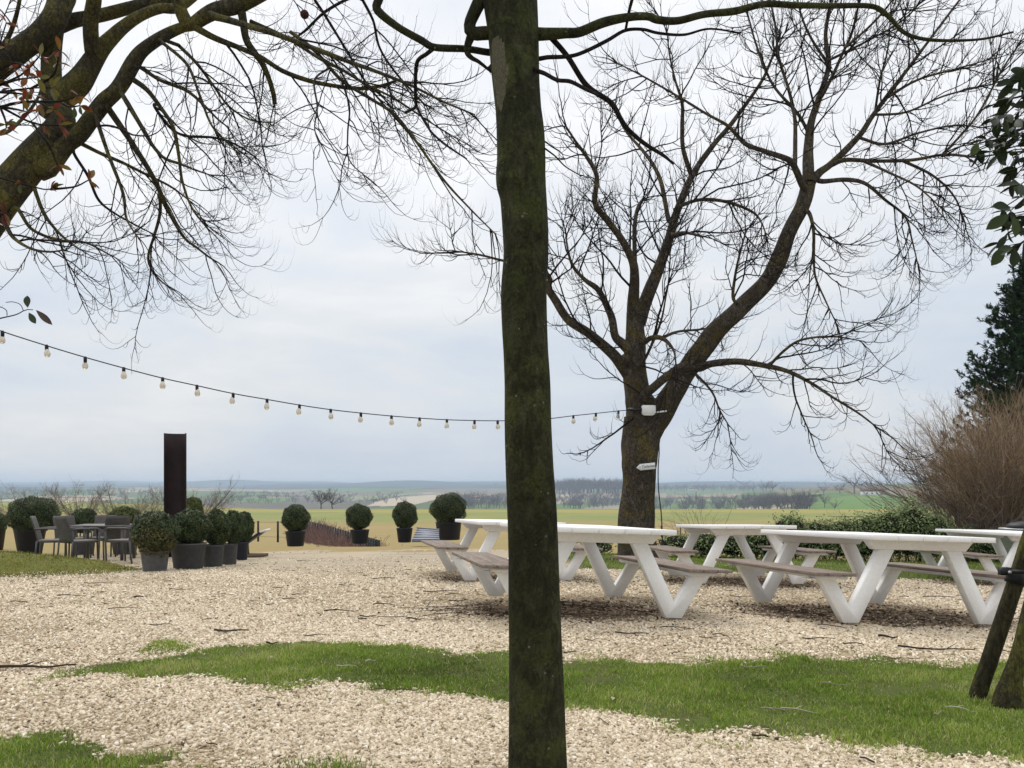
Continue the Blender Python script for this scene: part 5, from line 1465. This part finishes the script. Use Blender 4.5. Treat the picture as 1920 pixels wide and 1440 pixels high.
# ------------------------------------------------------------------ bare trees beyond the yard
def bare_tree(h, spread, n1=7, lv=3, rt=None, mat='twig_pale', up=.7, d1=3.0, thick=1.0, jit=.12):
    rt = rt or h * .022
    b = MB(); th = h * rng.uniform(.28, .4)
    tp = np.array([[0, 0, -.1], [rng.normal() * .02 * h, 0, th * .5], [rng.normal() * .03 * h, 0, th]])
    b.tube(resample(tp, [1] * 3, 8)[0], np.linspace(rt * 1.2, rt * .8, 8), 7, tint=.2)
    n = n1; m = 10; PT = np.zeros((n, m, 3)); a = np.arange(n) / n * 2 * PI + rng.random() * 6
    PT[:, 0] = tp[-1] + np.stack([np.zeros(n), np.zeros(n), -rng.random(n) * th * .4], 1)
    dr = unit(np.stack([np.cos(a) * spread, np.sin(a) * spread, np.full(n, up)], 1) + rng.normal(size=(n, 3)) * .2); L = (h - th) * rng.uniform(.8, 1.25, n)
    for k_ in range(1, m):
        dr = unit(dr + [0, 0, .05] + rng.normal(size=(n, 3)) * jit); PT[:, k_] = PT[:, k_ - 1] + dr * (L / (m - 1))[:, None]
    B1 = (PT, np.full((n, 1), rt * .55) * np.linspace(1, .3, m)[None])
    B2 = children(B1, d1 * 6 / h, h * .12, h * .36, 7, .05, .35, (25, 60), .016 * thick, h * .0022 * thick, .15, .12)
    sets = [(B1, 4), (B2, 3)]
    if lv > 2: sets.append((children(B2, d1 * 12 / h, h * .05, h * .16, 5, .05, .35, (25, 60), .02 * thick, h * .0016 * thick, .2, .12), 3))
    for (p, q_), sd in sets:
        V, Fq = tubes(p, q_, sd); b.add(V, Fq, tint=np.repeat(np.clip(rng.random(len(p)), 0, 1), p.shape[1] * sd))
    return b


NEAR = [(42, 28, 893, 1.0, 'small pale bare tree beyond the huge black planter'), (150, 29, 903, 1.0, 'small pale bare tree above the backs of the wicker chairs'),
        (225, 29, 905, 1.0, 'small pale bare tree with upswept branches above the yellow-green box ball'), (300, 31, 912, .9, 'faint bare tree just beside the rusty column, on the chair side'), (378, 30, 888, 1.15, 'larger pale bare tree rising behind the rusty column')]
for px, d, top, sp, lab in NEAR:
    g = on_land(px, d); h = EYE - (top - Y0) * d / F - g[2]
    r = tag(empty('bare_tree', g), lab, 'tree', 'bare young trees below the terrace')
    o = bare_tree(h, sp, 15, 3, h * .013, up=.85, d1=4.0, thick=.9, jit=.06).build('crown', M['twig_pale'], r, smooth_=True, local=True)
for px, top, sp, lab in ((602, 916, .7, 'slimmer of the two bare trees alone at the far edge of the field'), (624, 913, 1.0, 'broader of the two bare trees alone at the far edge of the field')):
    d = 215.0; g = on_land(px, d); h = EYE - (top - Y0) * d / F - g[2]
    r = tag(empty('bare_tree', g), lab, 'tree', 'pair of bare trees in the field')
    bare_tree(h, sp, 10, 3, h * .022, up=.8, d1=4.5, thick=1.5).build('crown', M['far_twig'], r, local=True)

# far woods and trees
PROT = [bare_tree(10, .8, 8, 2, .22, up=.8, d1=4.0, thick=2.6) for _ in range(5)]
PV = [np.concatenate(p.V) for p in PROT]; PF = [p.F for p in PROT]; PA = [np.concatenate(p.A) for p in PROT]
pm = [p.mesh('distant_tree', M['far_twig']) for p in PROT]


def far_hit(px, row, d0=300, d1=4800): return ground_hit(px, row, d0, d1)


def wood(name, label, spots, h0, h1):
    b = MB()
    for px, row, d0 in spots:
        g = far_hit(px, row, d0); k_ = rng.integers(5); s = rng.uniform(h0, h1) / 10; a = rng.random() * 6; c_, s_ = math.cos(a), math.sin(a)
        V = PV[k_] * s; V = np.stack([V[:, 0] * c_ - V[:, 1] * s_, V[:, 0] * s_ + V[:, 1] * c_, V[:, 2]], 1) + g
        b.add(V, *PF[k_], tint=PA[k_])
    return tag(b.build(name, M['far_twig']), label, 'wood', kind='stuff')


def band(x0, x1, f0, f1, n, d0=350):
    px = rng.uniform(x0, x1, n); t = rng.random(n)
    return [(a, np.interp(a, [q[0] for q in f0], [q[1] for q in f0]) * (1 - u) + np.interp(a, [q[0] for q in f1], [q[1] for q in f1]) * u, d0) for a, u in zip(px, t)]


wood('distant_wood', 'grey wood on the far hill behind the mossy trunk', band(1035, 1190, [(1035, 921)], [(1035, 927)], 170, 500), 24, 31)
wood('valley_wood', 'grey-purple bare woodland in the valley behind the field', band(850, 1160, [(850, 932)], [(850, 955)], 330, 400), 8, 14)
wood('valley_thicket', 'bare thickets on the valley slope behind the green hedge', band(1225, 1520, [(1225, 938), (1500, 945)], [(1225, 962), (1500, 964)], 190, 350), 8, 15)
wood('slope_wood', 'faint woods across the valley beyond the pair of bare trees', band(390, 760, [(390, 926)], [(390, 946)], 170, 500), 6, 11)
wood('west_wood', 'faint woods on the far slope behind the chairs', band(-40, 330, [(-40, 921)], [(330, 932)], 130, 500), 8, 14)
wood('ridge_wood', 'thin line of trees along the hill top behind the hanging cable', band(1235, 1450, [(1235, 918)], [(1450, 922)], 90, 700), 13, 20)
FT = [(1411, 921, 19, 'rounded distant tree on the hill top, taller than the line beside it'), (1430, 920, 15, 'slim distant tree close beside the rounded hill-top tree'), (1470, 925, 11, 'lone small distant tree on the open hill beyond the hedge'), (1485, 925, 9, 'second small distant tree on the open hill beyond the hedge'),
      (1545, 927, 13, 'distant tree in the hillside row left of the farm houses'), (1575, 927, 13, 'distant tree next to the big domed tree at the farm'), (1602, 926, 24, 'big domed distant tree by the farm houses'), (1630, 927, 18, 'broad distant tree behind the white farm house'),
      (1546, 953, 11, 'dark distant tree standing in the green far field'), (1566, 958, 8, 'low dark distant bush in the green far field'), (930, 912, 20, 'tall distant tree above the valley wood'), (1235, 921, 17, 'tall distant tree beside the hanging cable')]
for i, (px, row, h, lab) in enumerate(FT):
    g = far_hit(px, row, 450); o = bpy.data.objects.new('distant_tree', pm[i % 5]); COL.objects.link(o)
    o.location = Vector(g); o.scale = (h / 10 * 1.1,) * 2 + (h / 10,); o.rotation_euler = (0, 0, i * 1.3)
    tag(o, lab, 'tree', 'single trees on the far hills')


for lab, line, h0 in (('dark hedgerow curving up the far green slope', [(1385, 950), (1430, 942), (1480, 936), (1540, 932)], 300), ('hedgerow across the open far slope behind the hanging cable', [(1240, 937), (1310, 935), (1380, 937)], 300),
                      ('hedgerow beside the pale stubble field', [(690, 941), (760, 931), (850, 926)], 300), ('faint hedgerow beyond the pair of bare trees', [(400, 935), (500, 931), (600, 933)], 300), ('hedgerow on the slope behind the wicker chairs', [(-20, 938), (90, 934), (240, 936)], 300)):
    sp_ = []
    for (a0, r0), (a1, r1) in zip(line[:-1], line[1:]):
        for t_ in np.linspace(0, 1, int(abs(a1 - a0) * .75)): sp_.append((a0 * (1 - t_) + a1 * t_, r0 * (1 - t_) + r1 * t_, h0))
    wood('distant_hedgerow', lab, sp_, 2.2, 4.5)['category'] = 'hedge'


# drawn field patches on the far slopes
def patch(name, mat, pxs, d0=320, off=.5):
    P3 = np.array([far_hit(a, c, d0) for a, c in pxs])
    poly = P3[:, :2]; x0, y0 = poly.min(0); x1, y1 = poly.max(0); nx, ny = 46, 46
    X, Y = np.meshgrid(np.linspace(x0, x1, nx), np.linspace(y0, y1, ny), indexing='ij')
    V = np.stack([X, Y, terrain_z(X, Y) + off], -1).reshape(-1, 3); i, j = np.meshgrid(np.arange(nx - 1), np.arange(ny - 1), indexing='ij')
    q = np.stack([i * ny + j, (i + 1) * ny + j, (i + 1) * ny + j + 1, i * ny + j + 1], -1).reshape(-1, 4)
    cx, cy = (X[:-1, :-1] + X[1:, 1:]).ravel() / 2, (Y[:-1, :-1] + Y[1:, 1:]).ravel() / 2
    q = q[in_poly(poly, cx, cy)]
    if len(q): tag(MB().add(V, q).build(name, M[mat], smooth_=True), kind='structure')


patch('stubble_field', 'stubble', [(690, 950), (700, 943), (740, 934), (800, 929), (850, 926), (846, 933), (800, 942), (770, 950)])
patch('pasture_field', 'pasture', [(1490, 962), (1515, 948), (1560, 935), (1640, 928), (1720, 930), (1720, 966)])
patch('pasture_field', 'pale_pasture', [(1390, 940), (1440, 931), (1520, 926), (1560, 925), (1490, 934), (1420, 943)])
patch('stubble_field', 'stubble', [(1360, 958), (1400, 952), (1470, 946), (1520, 939), (1510, 946), (1450, 957), (1400, 962)])
patch('ploughed_field', 'plough', [(1085, 960), (1100, 952), (1160, 948), (1180, 952), (1160, 958)])
patch('ploughed_field', 'pale_pasture', [(1230, 934), (1300, 931), (1390, 932), (1370, 940), (1280, 940)])
patch('stubble_field', 'plough', [(1040, 934), (1100, 926), (1230, 924), (1400, 925), (1380, 931), (1230, 932), (1120, 936)])
patch('stubble_field', 'stubble', [(-10, 940), (60, 931), (180, 929), (260, 935), (120, 943)])
patch('pasture_field', 'pasture', [(380, 941), (470, 934), (560, 935), (520, 943)])
patch('pasture_field', 'pale_pasture', [(640, 934), (700, 929), (800, 924), (720, 934), (660, 940)])

# far houses
def house(px, row, w, dp, h, wall, label, d0=450):
    g = far_hit(px, row, d0); r = tag(empty('farm_house', g), label, 'house', 'houses on the far hill')
    b = MB(); b.box(g + [0, 0, h / 2 - .5], (w, dp, h + 1)); b.build('wall', M[wall], r)
    b = MB(); z = g[2] + h + .01
    b.add([(g[0] - w / 2 - .4, g[1] - dp / 2 - .4, z), (g[0] + w / 2 + .4, g[1] - dp / 2 - .4, z), (g[0] + w / 2 + .4, g[1] + dp / 2 + .4, z), (g[0] - w / 2 - .4, g[1] + dp / 2 + .4, z), (g[0] - w / 2 - .4, g[1], z + dp * .45), (g[0] + w / 2 + .4, g[1], z + dp * .45)],
          [[0, 1, 5, 4], [2, 3, 4, 5]], [[0, 4, 3], [1, 2, 5]], [[0, 3, 2, 1]]); b.build('roof', M['house_roof'], r)
    for t in (-.3, 0, .3):
        b = MB(); b.box(g + [w * t, -dp / 2 - .02, h * .55], (w * .09, .1, h * .35)); b.build('window', M['house_glass'], r)


house(1632, 929, 16, 8, 4, 'house_white', 'long white farm house by the domed tree on the far hill')
house(1652, 928, 9, 7, 4.5, 'house_brick', 'brick farm house next to the long white one on the far hill')
house(893, 941, 9, 7, 4, 'house_white', 'small white house among the valley woods')
house(1300, 920, 22, 9, 4, 'house_white', 'long pale barn on the hill top beside the hanging cable')

# electricity pylon on the hill
g = far_hit(1427, 919, 700); r = tag(empty('pylon', g), 'thin lattice pylon on the hill top', 'pylon')
b = MB(); H = 27
for sx in (-1, 1):
    for sy in (-1, 1): b.bar(g + [sx * 2, sy * 2, 0], g + [sx * .3, sy * .3, H], .3, .3)
for z, w in ((.72, 5), (.86, 4)): b.bar(g + [-w, 0, H * z], g + [w, 0, H * z], .3, .3)
for i in range(6):
    z0, z1 = H * i / 7, H * (i + 1) / 7; w0, w1 = 2 - 1.7 * i / 7, 2 - 1.7 * (i + 1) / 7
    b.bar(g + [-w0, -w0, z0], g + [w1, -w1, z1], .16, .16); b.bar(g + [w0, -w0, z0], g + [-w1, -w1, z1], .16, .16)
b.build('mast', M['galv'], r)

# ------------------------------------------------------------------ air
b = MB(); b.box((0, 3500, -10), (24000, 9400, 90))
k = NT('hazy_air'); k.n.remove(k.b); pv = k.new('ShaderNodeVolumePrincipled'); pv.inputs['Density'].default_value = 2.7e-4
pv.inputs['Color'].default_value = (.70, .85, 1.0, 1); pv.inputs['Anisotropy'].default_value = .0
k.link(pv.outputs[0], k.n['Material Output'].inputs['Volume'])
tag(b.build('haze', k.m), 'thin pale haze lying over the valley', 'haze', kind='stuff')

# ------------------------------------------------------------------ sky, sun, camera
SUN_EL, SUN_AZ = math.radians(52), math.radians(-25)     # azimuth from +y towards +x
w = bpy.data.worlds.new('World'); scene.world = w; w.use_nodes = True
t = w.node_tree; N_ = t.nodes; Lk = t.links
bg = N_['Background']
sky = N_.new('ShaderNodeTexSky'); sky.sky_type = 'NISHITA'; sky.sun_disc = False; sky.sun_elevation = SUN_EL; sky.sun_rotation = SUN_AZ; sky.air_density = 1.3; sky.dust_density = 3.0
tc = N_.new('ShaderNodeTexCoord'); mp = N_.new('ShaderNodeMapping'); mp.inputs['Scale'].default_value = (1.0, 1.0, 3.4)
Lk.new(tc.outputs['Generated'], mp.inputs['Vector'])
def wn(scale, detail, rough, dist=.4):
    n = N_.new('ShaderNodeTexNoise'); n.inputs['Scale'].default_value = scale; n.inputs['Detail'].default_value = detail; n.inputs['Roughness'].default_value = rough; n.inputs['Distortion'].default_value = dist
    Lk.new(mp.outputs[0], n.inputs['Vector']); return n.outputs['Fac']
def wr(fac, stops):
    x = N_.new('ShaderNodeValToRGB'); el = x.color_ramp.elements
    while len(el) < len(stops): el.new(.5)
    for e, (p, c) in zip(el, stops): e.position = p; e.color = (*c, 1)
    Lk.new(fac, x.inputs[0]); return x.outputs[0]
def wm(op, a, b_):
    x = N_.new('ShaderNodeMath'); x.operation = op
    for s, v in zip(x.inputs, (a, b_)):
        if isinstance(v, (int, float)): s.default_value = v
        else: Lk.new(v, s)
    return x.outputs[0]
def wx(fac, a, b_):
    x = N_.new('ShaderNodeMix'); x.data_type = 'RGBA'
    for s, v in ((x.inputs[0], fac), (x.inputs[6], a), (x.inputs[7], b_)):
        if isinstance(v, (int, float)): s.default_value = v
        elif isinstance(v, tuple): s.default_value = (*v, 1)
        else: Lk.new(v, s)
    return x.outputs[2]
sp = N_.new('ShaderNodeSeparateXYZ'); Lk.new(tc.outputs['Generated'], sp.inputs[0])
elev = sp.outputs['Z']
c1 = wn(2.3, 5, .55); c2 = wn(5.5, 4, .6)
cf = wm('ADD', wm('MULTIPLY', c1, .75), wm('MULTIPLY', c2, .25))
# cloud sheet: blue-grey undersides to bright white, brighter towards the hidden sun overhead
lowc = wr(cf, [(.36, (4.2, 4.75, 5.6)), (.46, (4.7, 5.15, 5.8)), (.54, (5.25, 5.5, 5.85)), (.64, (6.2, 6.25, 6.35))])
highc = wr(cf, [(.30, (5.7, 6.0, 6.5)), (.44, (6.5, 6.65, 6.9)), (.56, (7.2, 7.25, 7.35)), (.68, (7.8, 7.8, 7.8))])
ef = N_.new('ShaderNodeMapRange'); ef.inputs[1].default_value = .13; ef.inputs[2].default_value = .42; ef.interpolation_type = 'SMOOTHSTEP'
Lk.new(elev, ef.inputs[0])
cloud = wx(ef.outputs[0], lowc, highc)
zf = N_.new('ShaderNodeMapRange'); zf.inputs[1].default_value = .48; zf.inputs[2].default_value = .75; zf.interpolation_type = 'SMOOTHSTEP'
Lk.new(elev, zf.inputs[0])
cloud = wx(zf.outputs[0], cloud, (12.0, 12.0, 12.2))
allc = wx(.92, sky.outputs[0], cloud)
Lk.new(allc, bg.inputs['Color']); bg.inputs['Strength'].default_value = .10

sl = bpy.data.lights.new('sun', 'SUN'); sl.energy = 1.0; sl.angle = math.radians(25); sl.color = (1, .965, .91)
so = bpy.data.objects.new('sun', sl); COL.objects.link(so)
dv = Vector((math.sin(SUN_AZ) * math.cos(SUN_EL), math.cos(SUN_AZ) * math.cos(SUN_EL), math.sin(SUN_EL)))
so.rotation_euler = dv.to_track_quat('Z', 'Y').to_euler(); so.location = (0, 0, 40)

cam = bpy.data.cameras.new('camera'); co = bpy.data.objects.new('camera', cam); COL.objects.link(co)
co.location = (0, 0, EYE); co.rotation_euler = (PI / 2, 0, 0)
cam.sensor_width = 36; cam.lens = F / 1920 * 36; cam.shift_y = (Y0 - 720) / 1920; cam.clip_start = .05; cam.clip_end = 20000
scene.camera = co
vs = scene.view_settings; vs.view_transform = 'Standard'; vs.look = 'None'; vs.exposure = 0.5; vs.gamma = 1.0
scene.render.resolution_x, scene.render.resolution_y = 1024, 768
scene.cycles.use_denoising = True
scene.cycles.volume_bounces = 0
scene.cycles.max_bounces = 6
